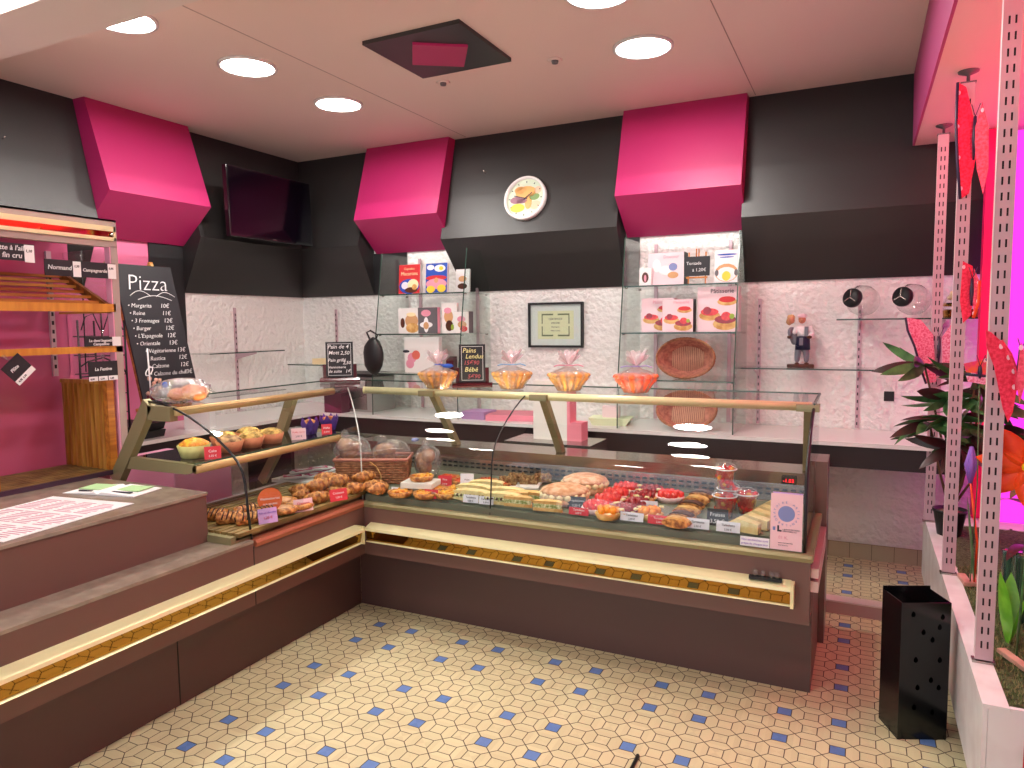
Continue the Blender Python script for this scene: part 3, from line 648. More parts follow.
# figurine of a baker couple
t=thing('baker_couple_figurine','painted figurine of two bakers embracing on the lower wall shelf','figurine',(-.37,5.17,1.31),(0,0,.1))
MB().box(-.085,.085,-.04,.04,0,.022).build('base',M['choc'],t,bevel=.006)
def skin_body(name,pts,edges,rad,m,parent):
    me=bpy.data.meshes.new(name); me.from_pydata(pts,edges,[]); o=bpy.data.objects.new(name,me); COL.objects.link(o); o.parent=parent
    o.modifiers.new('skin','SKIN'); sk=me.skin_vertices[0].data
    for i,r in enumerate(rad): sk[i].radius=(r,r)
    sk[0].use_root=True
    s=o.modifiers.new('sub','SUBSURF'); s.levels=s.render_levels=1; me.materials.append(m); return o
skin_body('trousers',[(0.01,0,.17),(-.018,0,.11),(-.022,-.005,.03),(.035,0,.11),(.038,-.005,.03)],[(0,1),(1,2),(0,3),(3,4)],[.035,.024,.017,.024,.017],M['greycloth'],t)
skin_body('shirt',[(.012,0,.2),(.015,0,.27),(-.03,-.02,.262),(-.045,-.045,.225),(.055,-.01,.265),(.072,-.03,.225),(.045,-.05,.21)],[(0,1),(1,2),(2,3),(1,4),(4,5),(5,6)],[.042,.036,.02,.014,.02,.016,.013],M['paper'],t)
k=MB(); k.lathe([(.048,.12),(.044,.2),(.036,.21)],14,c=(.012,0,0),sy=.8); k.build('navy_apron',M['navy'],t)
MB().box(.02,.045,-.042,-.03,.21,.275).box(-.01,.012,-.046,-.034,.15,.2,0).build('dark_vest',M['greycloth'],t)
k=MB(); k.sph((.005,-.012,.322),(.024,.024,.028),0,10); k.sph((.005,-.038,.32),(.006,.006,.006),0,6); k.sph((-.01,-.034,.31),(.006,.004,.006)); k.build('head',M['skin'],t)
k=MB(); k.lathe([(.026,.335),(.03,.345),(.025,.358),(0,.362)],12,c=(.005,-.01,0)); k.build('cap',M['palepink'],t)
k=MB(); k.sph((-.062,-.01,.318),(.022,.022,.026),0,10); k.build('second_head',M['skin'],t)
k=MB(); k.sph((-.064,0,.335),(.028,.026,.022),0,8,jit=.1); k.sph((-.075,.0,.31),(.02,.022,.026),0,8,jit=.1); k.build('blond_hair',M['tan'],t)
skin_body('second_torso',[(-.03,.005,.15),(-.052,.003,.22),(-.058,0,.27),(-.075,-.02,.25),(-.07,-.04,.21)],[(0,1),(1,2),(2,3),(3,4)],[.024,.03,.022,.013,.012],M['greycloth'],t)
k=MB(); k.sph((-.075,-.045,.205),(.014,.012,.012),0,6); k.sph((.05,-.058,.205),(.018,.012,.012),0,6); k.build('hand_bread',M['choc'],t)
k=MB(); k.sph((-.022,-.015,.026),(.016,.026,.01),0,8); k.sph((.038,-.015,.026),(.016,.026,.01),0,8); k.build('shoes',M['choc'],t)
tag(MB().box(-.03,.03,-.008,0,-.032,.032).build('wall_socket',M['blackmat'],loc=(.16,YB,1.12)),'small dark square fitting on the white wall beside the plant','socket')
bpy.data.objects['wall_socket'].location=(.17,YB,1.12)

# ------------------------------------------------------------------ things on the top glass shelf
TZ=1.247
def mk_cello():
    t=thing('wrapped_cake_basket','x','cake basket')
    k=MB(); n=14
    for i in range(n):
        a=2*PI*i/n; c,s=math.cos(a),math.sin(a)
        k.tube([(.058*c,.058*s,.006),(.085*c,.085*s,.05),(.112*c,.112*s,.088)],[.012,.015,.019],8)
        k.sph((.116*c,.116*s,.097),(.021,.021,.015),0,8)
    for i in range(8):
        a=2*PI*i/8+.2; k.sph((.06*math.cos(a),.06*math.sin(a),.098),(.028,.028,.02),0,8,jit=.1)
    k.sph((0,0,.10),(.035,.035,.022),0,8); k.lathe([(.045,.0),(.082,.06),(.0,.08)],20)
    k.build('cake_ring',M['crust2'],t)
    k=MB(); k.lathe([(.070,.0),(.100,.05),(.130,.094),(.122,.108),(.078,.128),(.030,.146),(.017,.158),(.036,.185),(.066,.228)],28,flute=.06,fn=9)
    k.build('cellophane_wrap',M['cello'],t)
    k=MB(); random.seed(5)
    for i in range(18):
        a=random.uniform(0,2*PI); r=random.uniform(.03,.078); z=random.uniform(.20,.255); w=.022
        c,s=math.cos(a),math.sin(a)
        k.add([(0,0,.158),(c*r-s*w,s*r+c*w,z),(c*r*1.1,s*r*1.1,z+.012),(c*r+s*w,s*r-c*w,z-.01)],[(0,1,2),(0,2,3)],0)
    k.build('cellophane_plume',M['plume'],t)
    return t
M['crust2']=mat('golden_sponge_finger',(228,172,90),.45,col2=(206,132,56),vscale=26)
M['crust3']=mat('orange_sponge_finger',(226,110,44),.45,col2=(222,72,34),vscale=10)
M['plume']=glassmat('cellophane_plume',(255,246,248),1.4,.1,body=.32,bodycol=(250,226,230))
M['plumeW']=glassmat('cellophane_plume_white',(255,252,252),1.4,.1,body=.35,bodycol=(240,244,250))
cello=Maker(mk_cello)
def ribbon(t,m,blob=False):
    k=MB(); k.tube([(.02*math.cos(a),.02*math.sin(a),.157) for a in [2*PI*i/12 for i in range(12)]],.004,5,closed=True)
    if blob: k.sph((.075,-.03,.150),(.04,.02,.014),0,8); k.sph((.045,-.02,.154),(.02,.01,.008),0,6)
    else: k.tube([(.02,-.01,.157),(.06,-.02,.162),(.095,-.03,.152)],.004,5); k.tube([(-.02,-.01,.157),(-.06,-.02,.160),(-.09,-.02,.152)],.004,5)
    k.build('ribbon',m,t)
CG='cellophane wrapped cake baskets on the glass top'
xs=[((-2.262,3.60),'wrapped cake basket with bright blue ribbon left of the bread chalkboard'),((-1.83,3.72),'wrapped cake basket with pale blue ribbon just right of the tall chalkboard'),
 ((-1.475,3.72),'wrapped cake basket below the framed certificate, pinkish plume'),((-1.09,3.73),'wrapped orange-red cake basket with lilac ribbon, rightmost of the four')]
for i,((x,y),l) in enumerate(xs):
    o=cello((x,y,TZ),(0,0,i*1.1),l,CG,scale=.90)
    if i==3:
        for c in kids(o):
            if c.name.startswith('cake_ring'):
                c.data=c.data.copy(); c.data.materials[0]=M['crust3']
    if i==0:
        pass
bs=[o for o in bpy.data.objects if o.name.startswith('wrapped_cake_basket')]
for o,m,bl in zip(bs,(M['ribbonblue'],M['blueribbon'],M['bookpink'],M['lilacribbon']),(1,0,0,0)): 
    o.rotation_euler=(0,0,.3); ribbon(o,m,bl)
def chalk_stand(label,x,y,rz,lines,w,h):
    t=thing('chalkboard_stand',label,'chalkboard',(x,y,TZ),(0,0,rz)); t.scale=(1.17,1.17,1.17)
    k=MB(); k.prism([(-.045,0),(.045,0),(.045,.01),(.03,.022),(-.03,.022),(-.045,.01)],'x',-w/2-.035,w/2+.035); k.build('stand_foot',M['mahog'],t)
    MB().box(-w/2-.018,w/2+.018,.0,.018,.02,.085).box(-w/2-.018,-w/2,-.012,.018,.02,.10).box(w/2,w/2+.018,-.012,.018,.02,.10).build('holder',M['mahog'],t)
    sl=MB().box(-w/2,w/2,-.006,.0,.025,.025+h).build('slate',M['chalk'],t)
    k=MB(); z0,z1=.035,.015+h; xx=w/2-.012
    for b in [(-xx,xx,z0,z0+.002),(-xx,xx,z1-.002,z1),(-xx,-xx+.002,z0,z1),(xx-.002,xx,z0,z1)]: k.box(b[0],b[1],-.0075,-.006,b[2],b[3])
    k.build('chalk_border',M['chalkw'],sl)
    for s,sz,fx,z,m in lines: text(s,sz,m,sl,fx,z,-.0075,bold=.0002,name='chalk_writing',shear=.2)
    return t
chalk_stand('small mahogany chalkboard stand at the corner of the glass top with milk bread prices',-3.19,3.83,math.radians(36),
  [('Pain de 4',.032,-.066,.192,M['chalkw']),('Mott',.03,-.062,.158,M['chalkw']),('2,50',.03,.005,.156,M['chalkw']),('Pain grillé',.026,-.066,.116,M['chalkw']),('2,50',.026,.018,.10,M['chalkw']),('Viennoiserie',.02,-.066,.077,M['chalkw']),('de suite',.024,-.066,.052,M['chalkw']),('1€',.028,.03,.05,M['chalkw'])],.155,.205)
chalk_stand('tall chalkboard stand between two wrapped baskets with yellow and red prices',-2.105,3.74,math.radians(28),
  [('Pains',.034,-.05,.178,M['chalky']),('Lendus',.032,-.035,.148,M['chalky']),('15€90',.03,-.045,.116,M['chalkr']),('Bébé',.034,-.04,.08,M['chalky']),('5€90',.03,-.025,.045,M['chalkr'])],.135,.195)
t=thing('bread_bag','clear bag of golden brioches lying on the near end of the glass top','bag of bread',(-3.13,2.50,TZ),(0,0,.9))
k=MB(); random.seed(11)
k.sph((.07,0,.045),(.07,.05,.042),0,12,jit=.04); k.sph((.0,.02,.035),(.055,.045,.033),0,12,jit=.05); k.sph((.09,-.04,.03),(.04,.03,.03),0,10,jit=.05)
k.build('brioche',mat('glazed_brioche',(200,92,38),.35,col2=(216,136,72),vscale=25),t)
k=MB(); k.sph((.02,0,.055),(.145,.085,.06),0,26,jit=.13); k.build('clear_bag',M['bagfilm'] if 'bagfilm' in M else glassmat('bag_film',(250,252,252),2.6,.08,bump=1,bscale=40,body=.12),t)
k=MB(); k.sph((-.06,-.03,.09),(.014,.008,.016),0,6); k.build('blue_seal',M['blue'],t)

# ------------------------------------------------------------------ pizza board on its easel
PB=math.atan2(.22,.85)
t=thing('pizza_menu_board','black chalkboard headed Pizza with a price list, leaning on an easel','chalkboard',(-4.03,2.97,1.13),(-PB,0,PI/2))
tb=t; t=MB().box(0,.42,0,.012,0,.935).build('slate',M['chalk'],tb)
C=M['chalkw']
text('Pizza',.15,C,t,.06,.765,-.001,name='heading',shear=.2,bold=-.0022)
def arc(x0,x1,z,h): return [(x0+(x1-x0)*i/12,-.001,z+h*math.sin(PI*i/12)) for i in range(13)]
MB().tube(arc(.07,.22,.725,.035),.0022,4).tube(arc(.12,.37,.70,.03),.0022,4).tube(arc(.26,.40,.725,.03),.0022,4).build('chalk_flourish',C,t)
rows=[('Margarita','10€'),('Reine','11€'),('3 Fromages','12€'),('Burger','12€'),("L'Espagnole",'12€'),('Orientale','13€'),('Végétarienne','13€'),('Rustica','12€'),('Calzone','12€'),('Calzone du chef','13€')]
for i,(a,b) in enumerate(rows):
    z=.648-i*.0505; x=.035 if i<6 else .085
    text('• '+a,.038,C,t,x,z,-.001,name='menu_line',shear=.3,bold=-.0002); text(b,.041,C,t,(.27 if i<6 else .32)+(.035 if i==9 else 0)-(.02 if i==9 else 0),z+.0,-.001,name='menu_price',shear=.3,bold=-.0002)
t=thing('wooden_easel','wooden easel with pegs behind the pizza chalkboard','easel',(-4.05,2.99,.895),(-PB,0,PI/2))
k=MB(); k.box(.04,.065,.014,.035,.2,1.22); k.box(.32,.345,.014,.035,.2,1.22); k.box(-.02,.38,.014,.03,1.165,1.185); k.box(-.01,.39,-.0,.03,.21,.23); k.build('frame',M['wood'],t)
for a,b in ((.05,.07),(.305,.325),(.0,.03)): MB().box(a,b,-.012,.03,1.165,1.20).build('peg',M['crustlt'],t)

# wrought iron rack beside
t=thing('wrought_iron_rack','black wrought iron rack with scrolls against the pink wall','rack',(-4.2,2.68,.895),(0,0,0))
k=MB()
for y in (0,.30): k.tube([(0,y,0),(0,y,.78)],.006,6); k.tube([(-.3,y,0),(-.3,y,.78)],.006,6)
for z in (.05,.2,.32,.44,.56,.68): k.tube([(0,0,z),(0,.30,z)],.004,5); k.tube([(-.3,0,z),(-.3,.30,z)],.004,5)
k.tube([(0,.15,.68),(0,.15,.83)],.005,6); k.tube([(0,.3,.44),(0,.26,.5),(0,.15,.55),(0,.05,.53),(0,0,.5)],.005,6)
k.build('frame',M['blackmat'],t)
def scroll(cy,cz,s):
    return [(0,cy+s*(1-i/26)*math.cos(i*.42)*.9,cz+s*(1-i/26)*math.sin(i*.42)) for i in range(26)]
k=MB(); k.tube(scroll(.1,.27,.07),.004,5); k.tube(scroll(.22,.12,.06),.004,5); k.tube([(0,.02,.72),(0,.05,.8),(0,.1,.82),(0,.14,.72)],.004,5); k.tube([(0,.16,.72),(0,.2,.82),(0,.25,.8),(0,.29,.72)],.004,5); k.build('scroll',M['blackmat'],t)
MB().box(-.3,.0,0,.30,.045,.05).build('rack_shelf',M['blackmat'],t)
# slim brown chair-like crate behind (wooden slats between rack and board)
t=thing('deco_stick_pot','thin white stick with rings and dried twigs beside the pizza board','decoration',(-3.46,2.52,TZ-.35))
k=MB(); k.tube([(0,0,.35),(-.01,.0,.62)],.004,6); k.build('stick',M['paper'],t)
t.location=(-3.34,2.50,TZ-.35)
k=MB(); k.tube([(-.005+.022*math.cos(a),0.022*math.sin(a)*.6,.50+.022*math.sin(a)) for a in [2*PI*i/16 for i in range(16)]],.003,5,closed=True); k.build('ring',M['paper'],t)
k=MB(); random.seed(2)
for i in range(9):
    a=random.uniform(0,2*PI); p=(.03*math.cos(a),.03*math.sin(a)+.02,.37+random.uniform(0,.09)); k.tube([(0,0,.35),p],.0025,4); k.sph(p,.011,0,6,jit=.2)
k.build('dried_twigs',M['plank'],t)
MB().lathe([(.0,.35),(.02,.35),(.024,.352),(.02,.375),(0,.375)],12).build('foot',M['mahog'],t)
MB().tube([(.05,.06,.35),(.06,.08,.45)],.003,5).sph((.06,.08,.44),.008,0,6).build('green_sprig',M['kiwi'],t)

# things behind the left case
tag(MB().box(-.28,.28,-.20,.20,0,.30).build('pink_crate',mat('pink_plastic_crate',(244,176,208),.4),bevel=.01,loc=(-3.68,2.86,.56)),'pink box under the left glass case shelf, behind the counter','crate')
tag(MB().box(-.30,.30,-.22,.22,0,.56).build('low_cabinet',M['pinkwall'],loc=(-3.68,2.86,0)),'pink low cabinet carrying the pink box behind the left counter','cabinet')
t=thing('black_tray_stack','stack of black oven trays on the side worktop behind the cakes','tray stack',(-4.42,3.02,.893),(0,0,.1))
MB().prism([(-.2,0),(.2,0),(.22,.05),(-.22,.05)],'y',-.22,.22).build('tray',M['blackmat'],t); MB().prism([(-.2,.052),(.2,.052),(.22,.10),(-.22,.10)],'y',-.22,.22).build('tray',M['blackmat'],t)
tag(MB().box(-.09,.09,-.06,.06,0,.14).build('paper_pack',M['paper'],loc=(-4.32,3.62,.893),rot=(0,0,.5)),'white paper pack on the side worktop behind the kraft paper cakes','paper')

# ------------------------------------------------------------------ bread rack on the left counter
t=thing('bread_rack','tall bread rack with wooden slat shelves and a pink back on the left counter','bread rack',(0,0,0))
k=MB(); k.box(-3.40,-3.36,.5,2.37,2.025,2.16); k.box(-3.41,-3.36,2.335,2.37,.893,2.03); k.box(-3.76,-3.36,.5,2.37,2.15,2.16); k.build('beige_frame',mat('beige_frame',(176,158,150),.45),t)
k=MB(); k.box(-3.36,-3.345,.5,2.355,2.10,2.125); k.box(-3.36,-3.345,.5,2.355,2.055,2.072); k.box(-3.36,-3.345,2.345,2.355,2.055,2.125); k.build('gilt_trim',M['cream'],t)
MB().box(-3.361,-3.352,.5,2.345,2.072,2.10).build('mirror_strip',M['gold'],t)
MB().sph((-3.345,2.335,2.085),.008,0,8).build('screw_cap',M['steel'],t)
k=MB(); k.box(-3.78,-3.76,.5,2.37,.893,2.16); k.build('pink_back',mat('rose_back_panel',(204,98,138),.28),t)
k=MB(); k.box(-3.40,-3.362,2.328,2.335,.893,2.03); k.build('pale_pink_side',mat('pale_rose_edge',(226,156,182),.4),t)
k=MB(); k.box(-3.76,-3.40,2.342,2.348,1.38,2.02); k.build('clear_side_panel',M['glass'],t)
k=MB(); k.tube([(-3.62,2.34,1.40),(-3.60,2.34,2.02)],.003,5); k.build('side_wire',M['blackmat'],t)
MB().box(-3.76,-3.745,2.25,2.275,1.38,2.02).build('back_upright',M['upright'],t)
k=MB()
for i in range(13): k.box(-3.748,-3.744,2.257,2.268,1.42+i*.045,1.44+i*.045)
k.build('upright_slots',M['slot'],t)
# upper sloping slat shelf
k=MB()
for i in range(7):
    f=i/6; x=-3.385-.34*f; z=1.728+.165*f
    k.box(x-.017,x+.017,.5,2.30,z-.008,z+.006)
k.build('slat_shelf',M['wood'],t)
MB().box(-3.385,-3.36,.5,2.345,1.705,1.745).box(-3.75,-3.37,2.30,2.32,1.70,1.71).build('shelf_front_rail',mat('light_honey_rail',(214,150,56),.35,col2=(196,128,44),vscale=5,aniso=(1,6,1)),t)
MB().prism([(-3.37,1.70),(-3.37,1.745),(-3.74,1.925),(-3.74,1.885)],'y',2.302,2.322).build('shelf_side_rail',M['wooddk'],t)
k=MB()
for i in range(8):
    x=-3.39-.043*i; k.box(x-.016,x+.016,1.79,2.32,1.508,1.520)
for i in range(8):
    x=-3.39-.043*i; k.box(x-.016,x+.016,.5,1.77,1.508,1.520)
k.build('slat_shelf',M['wood'],t)
MB().box(-3.385,-3.36,1.79,2.37,1.505,1.537).box(-3.385,-3.36,.5,1.785,1.500,1.532).build('shelf_front_rail',mat('light_honey_rail_low',(214,150,56),.35,col2=(196,128,44),vscale=5,aniso=(1,6,1)),t)
M['slatw']=mat('slat_wood_light',(206,150,70),.3,col2=(168,104,38),vscale=6,aniso=(8,8,.6))
# lower bin: slatted sides and floor
def slat_side(y):
    k=MB(); k.box(-3.745,-3.40,y,y+.006,.90,1.36,1)
    for i in range(8): x=-3.738+i*.0425; k.prism([(x,y),(x+.004,y-.016),(x+.020,y-.016),(x+.024,y)],'z',.90,1.345)
    k.box(-3.75,-3.385,y-.014,y+.012,1.345,1.365)
    o=k.build('slatted_side',[M['slatw'],M['wooddk']],t); 
    MB().box(-3.405,-3.37,y-.016,y+.02,.895,1.365).build('bin_corner_post',M['wood'],t)
slat_side(2.295); slat_side(1.745)
k=MB()
for i in range(9): x=-3.40-.04*i; k.box(x-.016,x+.016,.5,2.30,.902,.914)
k.build('bin_floor',M['rattan'],t)
MB().box(-3.375,-3.36,.5,2.34,.893,.915).build('dark_front_edge',mat('dark_purple_strip',(62,42,60),.4),t)

def sign(label,y,z,w,h,lines,rx=0,x=-3.345,prices=(),price_w=.03,bottom=False,rz=0):
    t=thing('bread_sign',label,'price sign',(x,y,z),(0,rx,PI/2+rz))
    cd=MB().box(0,w,0,.003,0,h).build('black_card',M['chalk'],t)
    k=MB()
    for a,b,c,d in prices: k.box(a,b,-.001,0,c,d)
    if prices: k.build('price_label',M['paper'],cd)
    for s,sz,xx,zz,m in lines: text(s,sz,m,cd,xx,zz,-.0016,name='sign_writing',shear=.15,bold=.0004)
    k=MB(); k.tube([(w/2,0,h),(w/2,.0,h+.02)],.004,5); k.sph((w/2,0,h+.028),.009,0,6); k.build('clip',M['jar'],t)
    return t
sign('black hanging price sign with two white price squares below the rack header',2.0,1.868,.345,.075,[('Normand',.028,.012,.03,C),('Campagnarde',.022,.175,.028,C),('1,20',.014,.135,.045,M['ink']),('0,95',.014,.307,.045,M['ink'])],rx=-.03,prices=((.13,.168,0,.072),(.303,.345,0,.072)))
bpy.data.objects['bread_sign'].rotation_euler=(0,math.radians(0),PI/2)
sign('black hanging bread sign cut by the left picture edge below the rack header',1.62,1.925,.34,.075,[('Baguette à l\'ail',.03,.12,.045,C),('Pain fin cru',.032,.14,.012,C),('1,10',.016,.300,.04,M['ink'])],prices=((.296,.338,-.005,.072),))
sign('black price sign lying on the lower wooden shelf rail',2.165,1.537,.185,.045,[('La demi baguette',.018,.02,.022,C),('Campaillou',.018,.04,.005,C)],prices=((.14,.185,0,.045),))
t2=sign('black tilted price sign hanging from the lower shelf at the far left',1.83,1.42,.1,.105,[('Flûte',.02,.02,.06,C),('0,95  1,10',.011,.01,.01,M['ink'])],prices=((0,.1,0,.025),))
t2.rotation_euler=Euler((0,-.75,PI/2)); t2.location=(-3.34,1.855,1.375)
sign('black price sign with three white prices hanging before the slatted wooden bin side',2.175,1.368,.15,.095,[('La Festive',.022,.03,.05,C),('0,95',.012,.006,.006,M['ink']),('1,10',.012,.056,.006,M['ink']),('1,05',.012,.106,.006,M['ink'])],prices=((0,.045,0,.022),(.05,.095,0,.022),(.10,.148,0,.022)))
# papers
t=thing('price_list_sheet','white sheet densely printed in pink lying on the left worktop','paper sheet',(-2.88,1.63,.8945),(0,0,math.radians(8)))
MB().box(-.235,.215,-.29,.26,0,.002).build('sheet',M['paper'],t)
k=MB(); random.seed(4)
for c in range(4):
    for r in range(26):
        if r%9==8: continue
        x0=-.215+c*.105; k.box(x0,x0+random.uniform(.06,.095),-.27+r*.019,-.27+r*.019+.008,.002,.0026)
k.build('pink_print',M['inkpink'],t)
t=thing('leaflet','open white and green leaflet at the back of the left worktop','leaflet',(-3.01,2.03,.8945),(0,0,math.radians(12)))
k=MB(); k.prism([(-.19,.0),(-.02,.012),(0,.004),(.02,.014),(.19,.003),(.19,0),(0,0)],'y',-.08,.09); k.build('pages',M['paper'],t)
MB().box(-.15,-.03,-.03,.07,.0085,.0125).box(.04,.16,-.02,.075,.0085,.0125).build('green_picture',mat('pale_green_print',(168,206,150),.7),t)
MB().box(-.12,-.05,-.06,-.05,.008,.0125).box(.05,.15,-.055,-.04,.0085,.0125).build('printed_line',M['ink'],t)

# ------------------------------------------------------------------ food
DZ=.7125
def one(fn,name,label,cat):  # root thing + parts
    def mk():
        t=thing(name,'x',cat); fn(t); return t
    return Maker(mk)
def f_croissant(t):
    k=MB(); n=43; pts=[];rs=[]
    for i in range(n):
        f=i/(n-1); a=(f-.5)*2.3; pts.append((.075*math.sin(a),.055*(1-math.cos(a)),.028)); rs.append(max(.006,.033*math.sin(PI*f)**.7)*(1+.16*(1-abs(((f*7)%1)*2-1))-.06))
    k.tube(pts,rs,12); k.build('pastry_body',M['crust'],t)
def f_roll(t):
    k=MB(); n=16; pts=[(-.055+.11*i/(n-1),0,.028) for i in range(n)]; rs=[(.030 if 0<i<n-1 else .024)*(1+.05*math.cos(i*2.6)) for i in range(n)]
    k.tube(pts,rs,12); k.build('pastry_body',M['crust'],t)
    k=MB()
    for x in (-.057,.057):
        k.sph((x,.008,.032),(.004,.008,.008),0,8); k.sph((x,-.010,.026),(.004,.007,.007),0,8)
    for q in range(4):
        x=-.03+q*.02; k.tube([(x+.01*math.sin(b),.0315*math.cos(b),.028+.0315*math.sin(b)) for b in [PI*j/8 for j in range(9)]],.0035,5)
    k.build('chocolate_stripes',M['choc'],t)
def f_swirl(t):
    k=MB(); pts=[];rs=[]
    for i in range(60):
        a=i*.33; r=.012+.048*i/60; pts.append((r*math.cos(a),r*math.sin(a),.022)); rs.append(.015)
    k.tube(pts,rs,8); k.build('pastry_body',M['crust'],t)
    k=MB(); k.lathe([(0,.038),(.04,.036),(.052,.026)],20,flute=.1,fn=5); k.build('icing',M['sugar'],t)
croiss=one(f_croissant,'croissant','x','croissant'); roll=one(f_roll,'chocolate_roll','x','pastry'); swirl=one(f_swirl,'pastry_swirl','x','pastry')
pos=['nearest the end frame, at the back','left front one at the tray end','front one at the counter edge','back one behind the black seal','front one just past the black seal']
for i,(x,y) in enumerate([(-2.72,2.34),(-2.62,2.33),(-2.53,2.36),(-2.64,2.45),(-2.535,2.46)]):
    roll((x,y,DZ-.0),(0,0,.5+.25*i),'striped chocolate roll in the slatted tray, '+pos[i],'striped chocolate rolls in the slatted tray')
for i,(x,y) in enumerate([(-2.50,2.66),(-2.51,2.56),(-2.62,2.68)]):
    swirl((x,y,DZ),(0,0,i),'glazed swirl pastry near the orange round sign, '+('right one','front one','back one')[i],'glazed swirl pastries in the slatted tray')
random.seed(9)
cp=[(-2.60,2.83,0),(-2.50,2.80,0),(-2.70,2.90,0),(-2.58,2.94,0),(-2.48,2.92,0),(-2.68,3.02,0),(-2.57,3.06,0),(-2.47,3.04,0),(-2.55,2.87,.05),(-2.52,2.99,.05),(-2.62,3.01,.05),(-2.40,3.14,0),(-2.33,3.10,0),(-2.46,3.14,.045)]
for i,(x,y,z) in enumerate(cp):
    row='on top of the pile' if z else 'in the bottom layer'
    croiss((x,y,DZ+z),(0,0,random.uniform(-.6,.6)+1.2),f'croissant {row}, {(ORD+["eleventh","twelfth","thirteenth","fourteenth"])[i]} from the near end of the corner tray','croissants in the slatted corner tray')
# cards
def card(label,x,y,z,w,h,m,rz,lines=(),rx=-.25,name='price_card'):
    t=thing(name,label,'price card',(x,y,z),(rx,0,rz))
    cd=MB().box(-w/2,w/2,0,.0015,0,h).build('card',m,t)
    for s,sz,zz,mm in lines: text(s,sz,mm,cd,0,zz,-.0012,'CENTER',name='card_writing')
    return t
R=math.radians
W=M['paper']; I=M['ink']
t=thing('round_sign','orange round sign standing among the rolls in the corner tray','sign',(-2.52,2.49,DZ),(-.1,0,R(55)))
MB().prism(ellipse(0,.085,.057,.057,28),'y',0,.002).build('disc',M['orange'],t); MB().box(-.006,.006,.0,.003,0,.04).build('stem',M['orange'],t)
text('Viennoiseries',.017,W,t,0,.085,-.001,'CENTER'); text('PUR BEURRE',.012,W,t,0,.06,-.001,'CENTER')
card('lilac printed card at the front edge of the corner tray',-2.455,2.41,DZ,.088,.07,M['lilac'],R(62),[('Pain au chocolat',.012,.045,M['violet']),('1,20 €',.016,.02,M['bookred'])])
card('pale pink card in the middle of the corner tray',-2.45,2.64,DZ,.095,.062,M['pinkcard'],R(62),[('Chausson',.016,.036,M['bookred']),('1,30 €',.014,.014,I)])
card('red card before the croissant pile',-2.43,2.88,DZ,.095,.062,M['redcard'],R(62),[('Croissant',.016,.036,W),('1,00 €',.014,.014,W)])
# packets of sweets behind the croissants
def f_packet(t):
    k=MB(); k.sph((0,0,.012),(.085,.045,.012),0,14,jit=.05); k.build('film_packet',M['paper'],t)
    k=MB(); k.box(-.055,.05,-.028,.028,.018,.0225); k.build('pink_label',mat('magenta_label',(196,40,110),.4),t)
pk=one(f_packet,'sweet_packet','x','packet')
for i,(x,y,z,r) in enumerate([(-3.02,3.17,.70,.3),(-2.94,3.27,.70,.9),(-3.06,3.33,.70,.5),(-2.96,3.40,.70,1.1),(-3.01,3.24,.722,.7),(-2.97,3.34,.722,.4)]):
    pk((x,y,z+.02),(0,0,r+.5),'flat packet with magenta label behind the croissants, '+('nearest','front middle','back left','back right','lower one on top','upper one on top')[i],'magenta and white packets behind the croissants')
tag(MB().box(-.14,.14,-.16,.16,0,.02).build('packet_tray',M['white'],loc=(-3.0,3.28,.70)),'white tray below the magenta packets behind the croissants','tray')
# cakes on middle shelf
MZ=.988
def f_mould(mcol,topmat):
    def f(t):
        k=MB(); k.lathe([(0,0),(.052,0),(.068,.055),(.064,.055),(.05,.006),(0,.006)],24,flute=.04,fn=12); k.build('paper_mould',mcol,t)
        k=MB(); k.lathe([(.062,.045),(.06,.062),(.035,.078),(0,.082)],20,flute=.06,fn=7); 
        for q in range(14):
            a=random.uniform(0,2*PI); r=random.uniform(0,.05); k.sph((r*math.cos(a),r*math.sin(a),.078-.25*r),(.014,.014,.009),0,6)
        k.build('cake_top',topmat,t)
    return f
one(f_mould(M['yellowmould'],M['cheese']),'paper_mould_cake','x','cake')((-2.94,2.42,MZ),(0,0,0),'golden cake in a pale green paper mould, nearest on the middle glass shelf',scale=1.12)
dm=one(f_mould(M['kraft'],mat('crumble_top',(214,176,128),.7,col2=(120,84,60),vscale=40,bump=.5)),'paper_mould_cake','x','cake')
dl=one(f_mould(M['kraft'],mat('yellow_crumble_top',(232,196,110),.6,col2=(150,120,60),vscale=40,bump=.5)),'paper_mould_cake','x','cake')
dm((-2.90,2.605,MZ),(0,0,.4),'dark sprinkled cake in kraft paper mould behind the green one','kraft mould cakes on the middle shelf',scale=1.0)
dl((-2.90,2.745,MZ),(0,0,.8),'yellow topped kraft mould cake, middle of the kraft row','kraft mould cakes on the middle shelf',scale=1.0)
dl((-2.90,2.89,MZ),(0,0,1.4),'yellow topped kraft mould cake next to the pale pink card','kraft mould cakes on the middle shelf',scale=1.0)
dl((-3.05,2.70,MZ),(0,0,1.9),'kraft mould cake in the rear row, left one','kraft mould cakes on the middle shelf',scale=1.0)
dl((-3.05,2.87,MZ),(0,0,2.4),'kraft mould cake in the rear row, right one','kraft mould cakes on the middle shelf',scale=1.0)
card('red card before the green mould cake on the middle shelf',-2.80,2.41,MZ,.075,.062,M['redcard'],R(50),[('Cake',.018,.034,W),('2,50 €',.014,.012,W)])
card('pale pink card on the middle shelf beside the kraft cakes',-2.83,3.03,MZ,.08,.065,M['pinkcard'],R(50),[('Muffin citron',.013,.038,M['bookred']),('2,00 €',.014,.014,I)])
